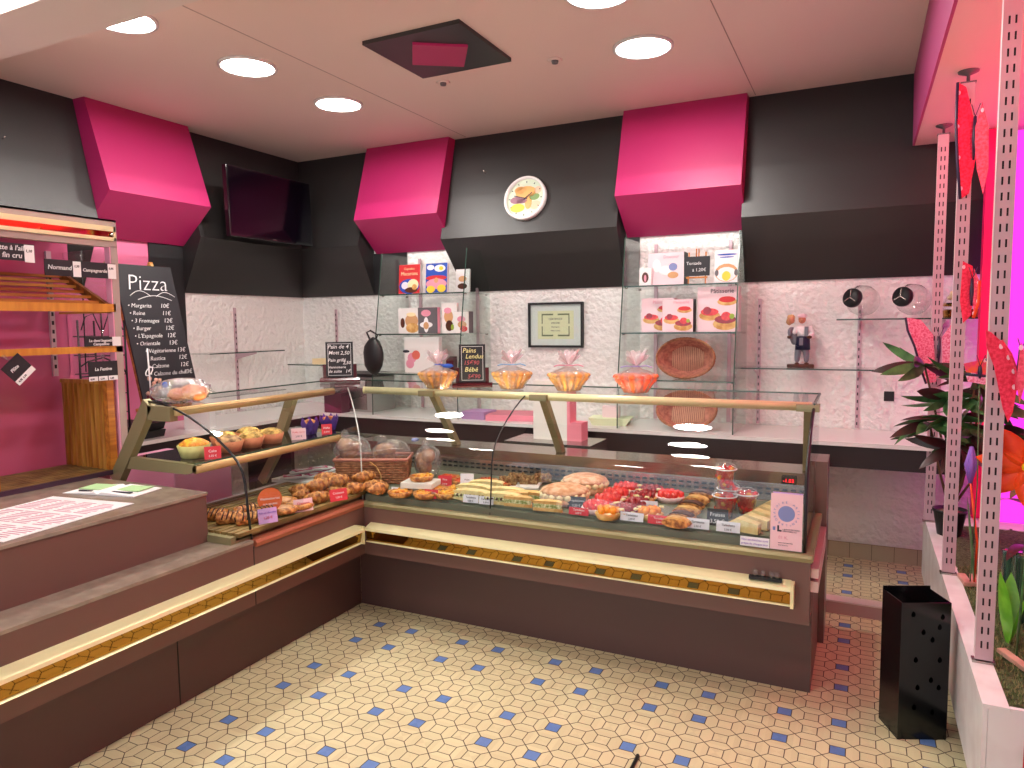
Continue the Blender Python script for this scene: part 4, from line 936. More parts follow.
def f_tulip(t):
    k=MB()
    for q in range(8):
        a=2*PI*q/8; c,s=math.cos(a),math.sin(a); w=.02
        k.add([(c*.03-s*w,s*.03+c*w,0),(c*.03+s*w,s*.03-c*w,0),(c*.05+s*w*1.2,s*.05-c*w*1.2,.06),(c*.058,s*.058,.10),(c*.05-s*w*1.2,s*.05+c*w*1.2,.06)],[(0,1,2,3,4)])
    k.lathe([(0,.002),(.034,.002),(.048,.058)],16); k.build('tulip_paper',M['purple'],t)
    k=MB(); k.sph((0,0,.062),(.042,.042,.026),0,12,jit=.05); k.build('muffin_top',M['crust'],t)
tu=one(f_tulip,'muffin','x','muffin')
tu((-2.92,3.22,MZ),(0,0,0),'muffin in purple tulip paper on the middle shelf, left of the red card','muffins in purple tulip paper')
tu((-2.92,3.39,MZ),(0,0,.5),'muffin in purple tulip paper on the middle shelf, right of the red card','muffins in purple tulip paper')
card('red card between the two purple muffins',-2.81,3.24,MZ,.06,.062,M['redcard'],R(45),[('Muffin',.015,.034,W),('2,20 €',.012,.012,W)])

# corner basket with bagged breads
t=thing('bread_basket','rectangular brown wicker basket in the corner of the cases','basket',(-2.55,3.34,.712),(0,0,R(24))); t.scale=(.80,.8,.9)
k=MB()
k.prism([(-.24,-.10),(.24,-.10),(.24,.10),(-.24,.10)],'z',0,.012)
for r_ in range(9):
    z=.012+r_*.016; e=.004*r_/2
    pts=[]; 
    for (xa,ya,xb,yb) in ((-.24-e,-.10-e,.24+e,-.10-e),(.24+e,-.10-e,.24+e,.10+e),(.24+e,.10+e,-.24-e,.10+e),(-.24-e,.10+e,-.24-e,-.10-e)):
        n=16
        for i in range(n):
            f=i/n; off=.004*math.sin(PI*i+PI*(r_%2)+.001)+(.004 if (i+r_)%2 else -.004); nx,ny=(yb-ya),-(xb-xa); L_=math.hypot(nx,ny)
            pts.append((xa+(xb-xa)*f+nx/L_*off,ya+(yb-ya)*f+ny/L_*off,z))
    k.tube(pts,.009,5,closed=True)
k.build('woven_sides',M['wicker'],t)
k=MB(); k.tube([(-.265,-.125,.16),(.265,-.125,.16),(.265,.125,.16),(-.265,.125,.16)],.011,8,closed=True); k.build('rim',mat('rim_cane',(186,120,104),.5),t)
MB().tube([(.0,-.13,.15),(.05,-.145,.12),(.08,-.145,.07),(.08,-.14,.02)],.004,6).build('loose_cord',M['crustlt'],t)
def f_bag(t):
    k=MB(); random.seed(21)
    for q in range(4): k.sph((random.uniform(-.05,.05),random.uniform(-.03,.03),.06+q*.018),(.055,.045,.035),0,12,jit=.06)
    k.build('round_loaves',M['loaf'],t)
    k=MB(); k.sph((0,0,.08),(.115,.085,.085),0,18,jit=.06); k.sph((-.05,0,.165),(.025,.02,.03),0,8,jit=.2); k.build('clear_bag',M['bag2'],t)
M['loaf']=mat('brown_loaf',(176,120,74),.6,col2=(126,70,44),vscale=30); M['bag2']=glassmat('bag_film_small',(250,250,252),1.8,.05,bump=1,bscale=45,body=.06)
bg=one(f_bag,'bagged_bread','x','bagged bread')
bg((-2.68,3.31,.80),(0,0,.2),'clear bag of brown loaves standing upright at the left of the wicker basket','bagged breads around the wicker basket',scale=(1.0,1.0,1.1))
bg((-2.47,3.40,.79),(0,0,.9),'clear bag of light loaves at the right of the wicker basket','bagged breads around the wicker basket',scale=(1.05,1.0,1.0))
bg((-2.30,3.53,.712),(0,0,1.9),'clear bag of dark loaves on the deck right of the basket','bagged breads around the wicker basket',scale=(.95,.95,1.25))
tag(MB().sph((0,0,.012),(.02,.03,.012),0,8).build('blue_clip',M['bluegrey'],loc=(-2.34,3.46,.94)),'small pale blue clip beside the light bagged bread','clip')

# ---- main deck
def tray(label,x,y,w,d,m,rz=0):
    return tag(MB().box(-w/2,w/2,-d/2,d/2,0,.012).build('cake_board',m,loc=(x,y,DZ),rot=(0,0,rz),bevel=.002),label,'board')
def f_tart(topm,blob,n,crust=None,leaf=False,cr=.075):
    def f(t):
        k=MB(); k.lathe([(0,0),(cr*.8,0),(cr,.028),(cr*.92,.03),(cr*.74,.012),(0,.012)],28,flute=.03,fn=14); k.build('pastry_shell',crust or M['crustlt'],t)
        MB().lathe([(cr*.86,.018),(cr*.6,.032),(0,.036)],20).build('cream_filling',M['cream2'],t)
        k=MB()
        for q in range(n):
            a=q*2.4; r=cr*.78*math.sqrt((q+.5)/n); k.sph((r*math.cos(a),r*math.sin(a),.045-.15*r),(blob,blob*.8,blob),0,8,mat=None,jit=.05)
        tag(k.build('fruit_topping',topm,t),kind='stuff')
        if leaf:
            k=MB()
            for q in range(2):
                a=q*2.6; k.prism([(.05*math.cos(a),.05*math.sin(a)),(.075*math.cos(a+.25),.075*math.sin(a+.25)),(.08*math.cos(a),.08*math.sin(a)),(.07*math.cos(a-.25),.07*math.sin(a-.25))],'z',.045,.052)
            k.build('lemon_slice',mat('pale_lemon',(238,226,170),.4),t)
    return f
lac=mat('pink_lace_paper',(240,206,206),.6)
st=one(f_tart(M['straw'],.019,16,lac),'strawberry_tart','x','tart')
for i,y in enumerate((3.20,3.345,3.49,3.635)):
    st((-1.125+.003*i,y,DZ),(0,0,i*.7),f'bright strawberry tart, {ORD[i]} from the glass in the left tart row','strawberry tarts in a row from the glass to the grille')
    if i<4: pass
st((-.86,3.56,DZ),(0,0,.3),'single strawberry tart right of the dark berry tarts near the grille','strawberry tarts in a row from the glass to the grille')
rb=one(f_tart(M['rasp'],.016,16,None,True),'berry_tart','x','tart')
for i,(x,y) in enumerate([(-.98,3.20),(-.97,3.34),(-.985,3.48),(-.975,3.63)]): rb((x,y,DZ),(0,0,i),f'dark red berry tart, {ORD[i]} from the glass in the second tart row','dark berry tarts beside the strawberry tarts')
ft=one(f_tart(M['orangefruit'],.018,10,M['crustlt'],True,.06),'mixed_fruit_tart','x','tart')
ft((-1.045,3.125,DZ),(0,0,0),'small mixed fruit tart at the glass below the berry tarts','mixed fruit tarts by the glass'); ft((-.86,3.19,DZ),(0,0,1),'small mixed fruit tart behind the white price card','mixed fruit tarts by the glass')
def f_pb(t):
    k=MB(); k.lathe([(0,0),(.12,0),(.13,.02),(.12,.035),(0,.035)],30); k.build('lower_crust',M['sugar'],t)
    k=MB()
    for q in range(18):
        a=2*PI*q/18; k.sph((.112*math.cos(a),.112*math.sin(a),.045),(.022,.022,.018),0,8)
    k.build('piped_cream',M['cream2'],t)
    k=MB(); k.lathe([(.124,.056),(.118,.07),(.08,.086),(0,.092)],30); k.build('upper_crust',M['sugar'],t)
pb_=one(f_pb,'cream_brioche_cake','x','cake')
pb_((-1.345,3.33,DZ),(0,0,0),'big sugared cream cake nearer the glass, behind the little black card','sugared round cream cakes'); pb_((-1.335,3.60,DZ),(0,0,1),'big sugared cream cake at the grille, farther of the two','sugared round cream cakes')
def f_half(t):
    poly=[(.075*math.cos(a),.05*math.sin(a)) for a in [PI*i/14 for i in range(15)]]
    k=MB(); k.prism(poly,'z',0,.016); k.prism([(x,y) for x,y in poly],'z',.036,.05); k.build('bread_halves',M['crustlt'],t)
    k=MB(); k.prism([(x*.95,y*.9) for x,y in poly],'z',.016,.036); k.build('filling',M['salad'],t)
hf=one(f_half,'filled_bun','x','bun')
for i,(x,y,r) in enumerate([(-1.52,3.14,.1),(-1.50,3.26,-.1),(-1.35,3.12,.1),(-1.58,3.22,.3)]): hf((x,y,DZ),(0,0,r+PI*0),'filled half-moon bun by the glass, '+('left front one','one behind the left front one','right one next to the black card','leftmost one')[i],'filled half-moon buns by the glass')
def f_sand(t):
    k=MB(); k.prism(ellipse(0,.012,.10,.012,12),'y',-.03,.03); k.prism(ellipse(0,.045,.098,.013,12),'y',-.028,.028); k.build('baguette_halves',M['breadw'],t)
    k=MB(); k.box(-.085,.085,-.033,.033,.018,.034); 
    for q in range(14): k.sph((-.08+q*.0123,-.03,.03),(.01,.01,.008),q%2,6,jit=.2)
    k.build('filling',[M['salad'],M['choc']],t)
sd=one(f_sand,'baguette_sandwich','x','sandwich')
for i,(x,y,r) in enumerate([(-1.85,3.28,.1),(-1.80,3.17,.05),(-1.62,3.17,.1),(-1.66,3.28,.15),(-1.83,3.39,.2)]): sd((x,y,DZ),(0,0,r),'filled baguette sandwich near the glass joint, '+('middle left','front left','front right','back right','back left')[i],'baguette sandwiches by the glass joint')
def f_quiche(top,m2=None):
    def f(t):
        k=MB(); k.lathe([(0,0),(.058,0),(.068,.026),(.06,.027),(0,.02)],24,flute=.03,fn=16); k.build('pastry_shell',M['crust'],t)
        k=MB(); k.lathe([(.06,.022),(.03,.03),(0,.031)],18)
        for q in range(16):
            a=random.uniform(0,2*PI); r=random.uniform(0,.05); k.sph((r*math.cos(a),r*math.sin(a),.03),(.009,.009,.006),0,6)
        k.build('baked_topping',top,t)
    return f
q1=one(f_quiche(M['cheese']),'quiche','x','quiche'); q2=one(f_quiche(M['pizza']),'mini_pizza','x','pizza')
tag(MB().box(-.09,.09,-.07,.07,0,.03).build('card_box',M['cardwhite'],loc=(-2.14,3.21,DZ+.035),rot=(0,0,.2),bevel=.002),'white card box under the topmost yellow quiche','box')
for i,(x,y,z) in enumerate([(-2.14,3.22,.066),(-2.20,3.10,0),(-2.06,3.13,0),(-1.95,3.17,0),(-2.08,3.25,0),(-1.96,3.29,0)]): q1((x,y,DZ+z),(0,0,i),'yellow cheese quiche at the left end of the pastry deck, '+('topmost on the white box','front left','front middle','front right','under the box','back right')[i],'cheese quiches at the left end')
for i,(x,y) in enumerate([(-2.03,3.47),(-1.90,3.52),(-2.15,3.52),(-1.80,3.49)]): q2((x,y,DZ),(0,0,i),'round tomato topped mini pizza near the grille, '+('middle one behind white card','second from right','leftmost one','rightmost one')[i],'mini pizzas behind the white card')
for i,(x,y,w,d) in enumerate([(-1.72,3.58,.24,.2)]):
    tray('white board under the nut crumble cake near the grille',x,y,w,d,M['cardwhite'],.3)
def f_nut(t):
    k=MB(); k.box(-.05,.05,-.035,.035,0,.03)
    for q in range(22): k.sph((random.uniform(-.05,.05),random.uniform(-.035,.035),.034),(.01,.01,.009),0,5,jit=.2)
    k.build('nut_slice',M['nutcake'],t)
nu=one(f_nut,'nut_crumble_slice','x','cake slice')
for i,(x,y) in enumerate([(-1.77,3.53),(-1.67,3.60),(-1.76,3.63),(-1.62,3.68)]): nu((x,y,DZ+.012),(0,0,.3),'brown nut crumble slice on the white board near the grille, '+('front one','right one','back one','far right one')[i],'nut crumble slices on the white board')
def f_eclair(t):
    k=MB(); k.prism(ellipse(0,.02,.062,.02,14),'y',-.026,.026); k.build('choux_body',M['crust'],t)
    k=MB(); k.prism([(.056*math.cos(a),.026+.022*math.sin(a)) for a in [PI*i/10 for i in range(11)]],'y',-.022,.022); k.build('icing',M['crustlt'],t)
ec=one(f_eclair,'eclair','x','eclair'); ec2=one(lambda t:(f_eclair(t),[setattr(c.data.materials,'__len__',0) if 0 else None for c in kids(t)]),'chocolate_eclair','x','eclair')
for i,y in enumerate((3.11,3.21,3.31,3.42,3.54,3.67)):
    o=(ec if i%2==0 else ec2)((-.72,y,DZ+.0),(0,0,-.15),f'filled iced bun, {ORD[i]} from the glass in the column left of the fruit cups','iced buns in a column')
for o in bpy.data.objects:
    if o.name.startswith('icing') and o.parent and o.parent.name.startswith('chocolate_eclair'): o.data.materials[0]=M['choc']
    if o.name.startswith('icing') and o.parent and o.parent.name.startswith('eclair.005'): pass
def f_cup(t):
    k=MB(); k.lathe([(0,.001),(.036,.001),(.05,.10),(.054,.102),(.052,.098),(.036,.004)],24); k.build('clear_cup',M['jar'],t)
    k=MB()
    for q in range(56):
        a=q*2.4; z=.014+.092*(q/56); r=(.026+.016*z/.1)*(.55+.45*((q*7)%5)/4); k.sph((r*math.cos(a),r*math.sin(a),z),(.016,.014,.016),0 if q%9 else 1,6,jit=.05)
    tag(k.build('cut_strawberries',[M['straw'],M['orangefruit']],t),kind='stuff')
    k=MB(); k.lathe([(.056,.10),(.056,.105),(.045,.125),(.02,.135),(0,.136)],24); k.build('domed_lid',M['jar'],t)
    k=MB(); k.lathe([(.054,.1),(.058,.102),(.058,.106),(.054,.106)],24,cap=False); k.build('lid_rim',M['paper'],t)
cu=one(f_cup,'fruit_salad_cup','x','fruit cup')
cu((-.555,3.36,DZ),(0,0,0),'clear cup of cut strawberries right behind the small chalk card, bottom of the stack','cups of cut strawberries',scale=1.0)
cu((-.56,3.51,DZ),(0,0,.6),'clear cup of cut strawberries at the back, behind the stacked ones','cups of cut strawberries',scale=1.0)
cu((-.47,3.46,DZ),(0,0,1.2),'clear cup of cut strawberries at the right of the stack','cups of cut strawberries',scale=.95)
cu((-.553,3.362,DZ+.137),(0,0,2),'topmost domed cup of cut strawberries on the stack','cups of cut strawberries',scale=.9)
def f_club(t):
    k=MB()
    for q in range(3): k.prism([(-.09,.003),(.09,.003),(.09,.045-.0*q),(-.0,.062)],'y',-.024+q*.018,-.014+q*.018,0)
    k.build('bread_slices',M['breadw'],t)
    k=MB()
    for q in range(2): k.prism([(-.085,.004),(.088,.004),(.088,.042),(0,.058)],'y',-.0138+q*.018,-.0062+q*.018,q)
    k.build('filling',[M['salad'],M['cheese']],t)
cl=one(f_club,'club_sandwich','x','sandwich')
for i,(x,y) in enumerate([(-.46,3.16),(-.43,3.24),(-.41,3.33),(-.39,3.42),(-.37,3.52)]): cl((x,y,DZ),(0,0,R(-12)),f'triangular club sandwich, {ORD[i]} from the glass in the right hand row','club sandwiches at the right end')
mc=[('white card at the very left end of the pastry deck',-2.24,3.13,.08,.035,M['whitecard'],5),('red card below the yellow quiches at the glass',-2.02,3.12,.08,.045,M['redcard'],5),('red card left of the mini pizzas',-2.10,3.39,.08,.06,M['redcard'],15),
('white card in front of the mini pizzas',-1.95,3.38,.075,.085,M['whitecard'],20),('white card at the glass left of the joint',-1.78,3.12,.085,.04,M['whitecard'],5),('white card at the glass, next to the joint',-1.69,3.12,.08,.04,M['whitecard'],5),
('red card at the glass under the small black card',-1.19,3.12,.10,.035,M['redcard'],0),('lilac white card among the fruit tarts',-.90,3.30,.085,.055,M['whitecard'],5),('white card at the glass before the berry tarts',-.93,3.12,.11,.04,M['whitecard'],0),
('red card at the glass left of the iced buns',-.80,3.12,.11,.04,M['redcard'],0),('white card at the glass right of the iced buns',-.63,3.12,.10,.045,M['whitecard'],0),('white card at the glass before the club sandwiches',-.50,3.12,.10,.045,M['whitecard'],0)]
for l,x,y,w,h,m,rz in mc: card(l,x,y,DZ,w,h,m,R(rz),[('Tartelette' if h<.06 else 'Pizza',.014,h*.55,W if m==M['redcard'] else I),('2,50 €',.012,h*.15,W if m==M['redcard'] else I)])
card('small black chalk card beside the sugared cream cakes',-1.24,3.22,DZ+.02,.09,.06,M['chalk'],R(8),[('Tropézienne',.016,.036,M['chalkw']),('3,20 €',.016,.012,M['chalkw'])],name='chalk_card')
card('small black chalk card in front of the strawberry cups',-.56,3.20,DZ+.03,.092,.075,M['chalk'],R(2),[('Fraises',.024,.042,M['chalkw']),('3,50 €',.024,.012,M['chalkw'])],name='chalk_card')
bpy.data.objects['chalk_card'].location.z=DZ; bpy.data.objects['chalk_card.001'].location.z=DZ
card('white card with lilac lines at the glass left of the tall pink card',-.385,Y0+.01,.672,.118,.04,M['paper'],0,[('Nos sandwiches sont',.0125,.024,M['violet']),('préparés chaque jour',.0125,.008,M['violet'])],rx=-.08)
t=thing('tall_pink_card','tall pale pink card with a blue disc standing at the right end outside the glass','card',(-.262,Y0+.012,.672),(-.06,0,0))
MB().box(-.062,.062,0,.003,0,.235).build('card',M['pinkcard'],t); MB().box(-.055,.062,.004,.007,.20,.24).build('rear_card',M['lilac'],t)
MB().prism(ellipse(0,.152,.033,.033,28),'y',-.001,0).build('blue_disc',M['bluegrey'],t)
o=None
for i in range(20):
    a=PI/2+PI*1.25-2*PI*i/20*.999+.0; ch='LABORATOIRE ARTISAN*'[i]
    a=PI/2+ (10-i)*2*PI/20
    if ch!=' ': text(ch,.013,M['bluegrey'],t,.043*math.cos(a)-.004*math.cos(a-PI/2)*1,.152+.043*math.sin(a)-.004*math.sin(a-PI/2),-.001,name='ring_letter',rotz=PI/2-a if 0 else -(a-PI/2))
text('L',.032,M['ink'],t,-.035,.078,-.001,bold=.002); text('e goût du fait maison',.008,M['ink'],t,-.014,.085,-.001); text('DISPONIBLE ICI',.008,M['ink'],t,-.014,.076,-.001)
text('01 K.',.018,M['bookpink'],t,-.03,.046,-.001); text('www. bon pain frais',.007,M['ink'],t,-.03,.028,-.001); text('tous les jours',.007,M['ink'],t,-.03,.018,-.001)
MB().box(-.052,-.042,-.001,0,.08,.095).build('small_mark',M['bluegrey'],t)

# ---- things on the back worktop, seen through the glass
tag(MB().box(-.24,.24,-.16,.16,0,.045).build('cake_box',M['pinkbox'],loc=(-2.36,4.94,.893),rot=(0,0,.25),bevel=.003),'flat pink cake box on the white back worktop','box')
tag(MB().box(-.10,.10,-.1,.1,0,.06).build('lilac_box',mat('lilac_cardboard',(168,130,176),.6),loc=(-2.68,4.86,.893)),'small lilac box left of the flat pink cake box','box')
t=thing('tall_carton','tall white carton with a pink side behind the case','carton',(-1.80,4.34,.0))
MB().box(-.15,.09,-.06,.06,.80,1.19).build('carton_body',[M['cardwhite']],t); MB().box(.09,.11,-.06,.06,.80,1.19).build('pink_side',M['pinkbox'],t)
MB().box(.11,.19,-.06,.06,.80,.92).build('pink_flap_box',M['pinkbox'],t); t.location.z=.06
tag(MB().box(-.3,.3,-.16,.16,0,.86).build('back_trolley',M['steel'],loc=(-1.80,4.30,0)),'low steel trolley between case and back worktop under the tall carton','trolley')
t=thing('cardboard_tray','pale green and white cardboard tray on the back worktop','tray',(-1.62,4.92,.893),(0,0,.15))
MB().prism([(-.12,0),(.12,0),(.15,.05),(-.15,.05)],'y',-.1,.1).build('tray_body',mat('pale_green_card',(214,222,184),.6),t); MB().box(-.06,.06,-.03,.05,.05,.13).build('folded_boxes',M['palepink'],t)
t=thing('bread_slicer','covered grey machine on the back worktop beside the left tower','machine',(-3.95,5.0,.893))
MB().box(-.2,.26,-.16,.16,0,.30).build('machine_body',mat('grey_machine',(170,168,164),.35,metal=.3),t,bevel=.01); MB().box(-.14,.2,-.165,-.16,.02,.26).build('front_panel',M['steel'],t)
MB().box(-.22,.28,-.18,.18,.30,.325).build('black_top',M['blackmat'],t)
tag(MB().box(-.09,.09,-.05,.06,0,.17).build('dark_carton',mat('dark_plum_carton',(58,38,44),.5),loc=(-4.0,4.745,.893)),'dark plum carton on the back worktop in front of the grey machine','carton')  # solid block put in where a dark reflection shows
tag(MB().box(-.14,.14,-.06,.06,0,.05).build('cream_box',M['cream2'],loc=(-4.42,5.15,1.277)),'cream paper box on the corner wall shelf behind the chalkboard','box')
t=thing('shoulder_bag','black bag hanging on the left side pane of the left glass tower','bag',(-3.60,4.655,1.25))
k=MB(); k.sph((.07,0,.13),(.095,.05,.15),0,16,jit=.04); k.build('bag_body',M['blackmat'],t); k=MB(); k.tube([(.04,0,.26),(-.0,.01,.32),(.03,.02,.335),(.1,.02,.30),(.09,0,.25)],.008,6); k.build('strap',M['blackmat'],t)

# ------------------------------------------------------------------ floor things
t=thing('umbrella_stand','square black metal umbrella stand with drop-shaped holes by the planter','umbrella stand',(.163,3.019,0),(0,0,R(24)))
bw,bd,bh=.186,.15,.545
def holed(parent):
    # four walls; drop-shaped holes cut by boolean-free strips: front wall built as grid with holes
    pass
k=MB(); tw=.003
k.box(0,bw,bd-tw,bd,0,bh+.012); k.box(0,tw,0,bd,0,bh); k.box(bw-tw,bw,0,bd,0,bh); k.box(0,bw,0,bd,0,.004); k.build('side_walls',M['blackgloss2'] if 'blackgloss2' in M else mat('black_lacquered_metal',(12,12,14),.22),t)
# front wall with real drop holes
def drop(cx,cz,s): 
    return [(cx+s*.5*math.sin(a)*(1 if math.cos(a)<0 else .55+.45*(1-math.cos(a))),cz-s*.7*math.cos(a+PI)) for a in [2*PI*i/14 for i in range(14)]]
def wall_with_holes(w,h,holes,mtx,name,m,parent):
    cu=bpy.data.curves.new(name,'CURVE'); cu.dimensions='2D'; cu.fill_mode='BOTH'; cu.extrude=.0015
    for poly in [[(0,0),(w,0),(w,h),(0,h)]]+holes:
        sp_=cu.splines.new('POLY'); sp_.points.add(len(poly)-1); sp_.use_cyclic_u=True
        for p_,q_ in zip(sp_.points,poly): p_.co=(q_[0],q_[1],0,1)
    tmp=bpy.data.objects.new(name,cu); COL.objects.link(tmp); dg=bpy.context.evaluated_depsgraph_get()
    me=bpy.data.meshes.new_from_object(tmp.evaluated_get(dg)); bpy.data.objects.remove(tmp); me.transform(mtx); me.materials.clear(); me.materials.append(m)
    o=bpy.data.objects.new(name,me); COL.objects.link(o); o.parent=parent; return o
hl=[drop(a,b,.017) for a,b in [(.045,.50),(.155,.49),(.085,.43),(.145,.45),(.12,.40),(.06,.32),(.15,.32),(.12,.24),(.07,.21),(.15,.21),(.06,.13),(.13,.11)]]
wall_with_holes(bw,bh,hl,Matrix.Rotation(PI/2,4,'X'),'front_wall',mat('black_front_metal',(12,12,14),.22),t)
t=thing('floor_kerb','low pale kerb board crossing the aisle behind the black stand','kerb',(0,0,0))
MB().box(-.17,.36,4.22,4.31,.068,.076).build('top_board',mat('pale_kerb_top',(232,212,206),.4),t); MB().box(-.17,.36,4.225,4.31,0,.068).build('kerb_front',mat('kerb_face',(190,150,148),.5),t)  # one board, its lit top and darker front painted as two colours
t=thing('floor_stick','short black stick end lying on the tiles at the bottom of the photo','stick',(-.707,2.42,.008))
MB().tube([(0,-.16,0),(-.004,.05,0)],.0075,8).build('shaft',M['blackmat'],t); MB().sph((-.004,.055,0),.008,0,8).build('tip',M['rubber'],t)

# ------------------------------------------------------------------ planter, posts, plants
PZT=.45
t=thing('window_planter','long white planter box along the shop window with turf inside','planter',(0,0,0))
k=MB(); k.box(.362,.375,2.502,4.88,.09,PZT-.0125); k.box(.376,1.35,2.502,2.515,.09,PZT-.0125)
k.box(.36,.43,2.50,4.88,PZT-.012,PZT); k.box(.431,1.35,2.50,2.516,PZT-.012,PZT); k.box(.431,1.35,4.70,4.88,PZT-.012,PZT); k.build('planter_boards',M['planter'],t)
MB().box(.39,1.35,2.53,4.88,0,.09).build('dark_toe_kick',M['blackmat'],t)
k=MB()
n=34; vs=[];fs=[]
for i in range(n+1):
    for j in range(n+1):
        vs.append((.43+.9*i/n+ (.008*math.sin(j*3.1) if i==0 else 0),2.52+2.2*j/n,PZT-.006+.008*random.random()))
for i in range(n):
    for j in range(n): a=i*(n+1)+j; fs.append((a,a+1,a+n+2,a+n+1))
k.add(vs,fs,0,True); k.build('turf',M['turf'],t)
k=MB(); random.seed(33)
for q in range(5200):
    x=random.uniform(.432,.80); y=random.uniform(2.53,3.9); h=random.uniform(.008,.022); a=random.uniform(0,PI); dx,dy=.0025*math.cos(a),.0025*math.sin(a)
    k.add([(x-dx,y-dy,PZT-.004),(x+dx,y+dy,PZT-.004),(x+random.uniform(-.01,.01),y+random.uniform(-.01,.01),PZT+h)],[(0,1,2)],q%2)
tag(k.build('turf_blades',[mat('turf_green',(104,120,66),.7),mat('turf_pale',(150,146,100),.7)],t),kind='stuff')
def mk_post():
    t=thing('slotted_post','x','post')
    h=2.698-PZT
    k=MB(); k.box(-.026,-.023,-.010,.018,.012,h-.05,1); k.box(.023,.026,-.010,.018,.012,h-.05,0); k.box(-.0229,.0229,.016,.018,.012,h-.05,0)
    k.build('steel_channel',[M['upright'],mat('pale_post_edge',(236,214,214),.35)],t)
    MB().box(-.022,.022,-.006,-.004,.012,h-.05).build('dark_liner',M['slot'],t)
    n=int((h-.12)/.05); hs=[]
    for i in range(n):
        z=.04+i*.05
        for a in (-.012,.006): hs.append([(a+.026,z),(a+.032,z),(a+.032,z+.026),(a+.026,z+.026)])
    wall_with_holes(.052,h-.062,hs,Matrix.Translation((-.026,-.0105,.012))@Matrix.Rotation(PI/2,4,'X'),'slotted_face',M['upright'],t)
    k=MB(); k.box(-.034,.034,-.016,.022,0,.008); k.build('foot_plate',M['steel'],t)
    k=MB(); k.box(-.03,.03,-.014,.02,h-.052,h-.046); k.lathe([(.007,h-.05),(.007,h-.02),(.04,h-.006),(.042,h)],18); k.build('ceiling_clamp',M['grey'],t)
    return t
post=Maker(mk_post); PG='slotted steel posts between planter and window ceiling'
post((.378,4.71,PZT),(0,0,0),'slotted steel post farthest from the viewer, beside the black plant pot',PG)
post((.386,3.756,PZT),(0,0,0),'slotted steel post in the middle, carrying the red butterflies',PG)
post((.402,2.815,PZT),(0,0,0),'nearest slotted steel post at the right edge of the photo',PG)
t=thing('backlit_banner','pink wall banner with a glowing magenta film beyond the posts','banner',(0,0,0))
MB().box(.61,.72,4.90,4.98,PZT,2.69).build('pink_edge',mat('hot_pink_board',(255,10,110),.5),t)
MB().box(.70,1.35,4.86,4.90,PZT,2.66).build('glowing_film',M['ledpanel'],t)
t=thing('pink_led_tube','x','led tube'); bpy.data.objects.remove(t)
def mk_fill_tube():  # unseen tubes added to throw pink fill into the room
    t=thing('pink_led_tube','x','lamp')
    MB().tube([(0,0,.25),(0,0,1.95)],.022,10).build('glowing_tube',M['ledpink'],t)
    MB().box(.022,.04,-.03,.03,0,2.0).build('tube_backing',M['white'],t); return t
fill_led=Maker(mk_fill_tube)
for i,y in enumerate((2.7,3.3,3.9,4.5)): fill_led((1.25,y,PZT),(0,0,0),f'pink light tube standing in the shop window, {ORD[i]} from the entrance','pink light tubes in the shop window')
tl=thing('pink_led_bar','long pink light bar under the lowered window ceiling','lamp',(1.0,3.3,2.53))  # bar added out of view to light the lowered ceiling pink
MB().tube([(0,-1.5,0),(0,1.5,0)],.022,10).build('glowing_tube',emat('pink_bar_glow',(255,40,92),30),tl); MB().box(-.10,.10,-1.5,1.5,-.05,-.035).box(-.012,.012,-1.3,-1.27,-.035,.168).box(-.012,.012,1.27,1.3,-.035,.168).build('lamp_tray',M['white'],tl)  # tray under the added bar blocks its light going down
# red things
tag(MB().lathe([(0,0),(.03,0),(.012,.01),(.009,.02),(.009,.96),(0,.965)],12).build('red_rod',M['redpost'],loc=(.470,2.46,0)),'red plastic rod at the right picture edge, standing before the planter','rod')

# leaves
def leaf(k,base,d,L_,w,droop=.3,mi=0,fold=.15):
    base=Vector(base); d=Vector(d).normalized(); side=d.cross(Vector((0,0,1))); side=side.normalized() if side.length>1e-4 else Vector((1,0,0)); n=7
    vs=[];fs=[]
    for i in range(n+1):
        f=i/n; c=base+d*L_*f+Vector((0,0,-droop*L_*f*f)); ww=w*math.sin(PI*min(1,f*.97+.03))**.75*(1-.25*f); up=side.cross(d).normalized()
        vs+= [tuple(c-side*ww+up*ww*fold),tuple(c),tuple(c+side*ww+up*ww*fold)]
    for i in range(n): a=i*3; fs+=[(a,a+1,a+4,a+3),(a+1,a+2,a+5,a+4)]
    k.add(vs,fs,mi,True)
t=thing('potted_plant','dark leaved potted plant in a black pot beside the farthest post','potted plant',(.455,4.47,PZT),group=None)
MB().lathe([(0,0),(.058,0),(.078,.125),(.084,.127),(.084,.142),(.076,.142),(.07,.12),(0,.12)],28).build('pot',M['potblack'],t)
MB().lathe([(.075,.125),(.0,.13)],20).build('soil',mat('pink_grey_soil',(150,100,90),.9,bump=1,bscale=80),t)
st_=[((0,0,.13),(-.05,-.06,.5),(-.155,-.15,.93)),((0,0,.13),(.0,-.05,.45),(-.03,-.17,.77)),((0,0,.13),(-.06,-.08,.35),(-.125,-.19,.63)),((0,0,.13),(.05,-.06,.4),(.105,-.17,.75)),((0,0,.13),(.0,-.12,.3),(-.0,-.22,.52)),((0,0,.13),(.08,-.05,.3),(.16,-.12,.60)),((0,0,.13),(.0,-.1,.4),(-.04,-.22,.66)),((0,0,.13),(.06,-.1,.4),(.06,-.24,.86)),((0,0,.13),(.04,-.1,.3),(.07,-.2,.58))]
k=MB(); [k.tube(s_,[.008,.006,.005],6) for s_ in st_]; k.build('stem',M['stem'],t)
random.seed(12)
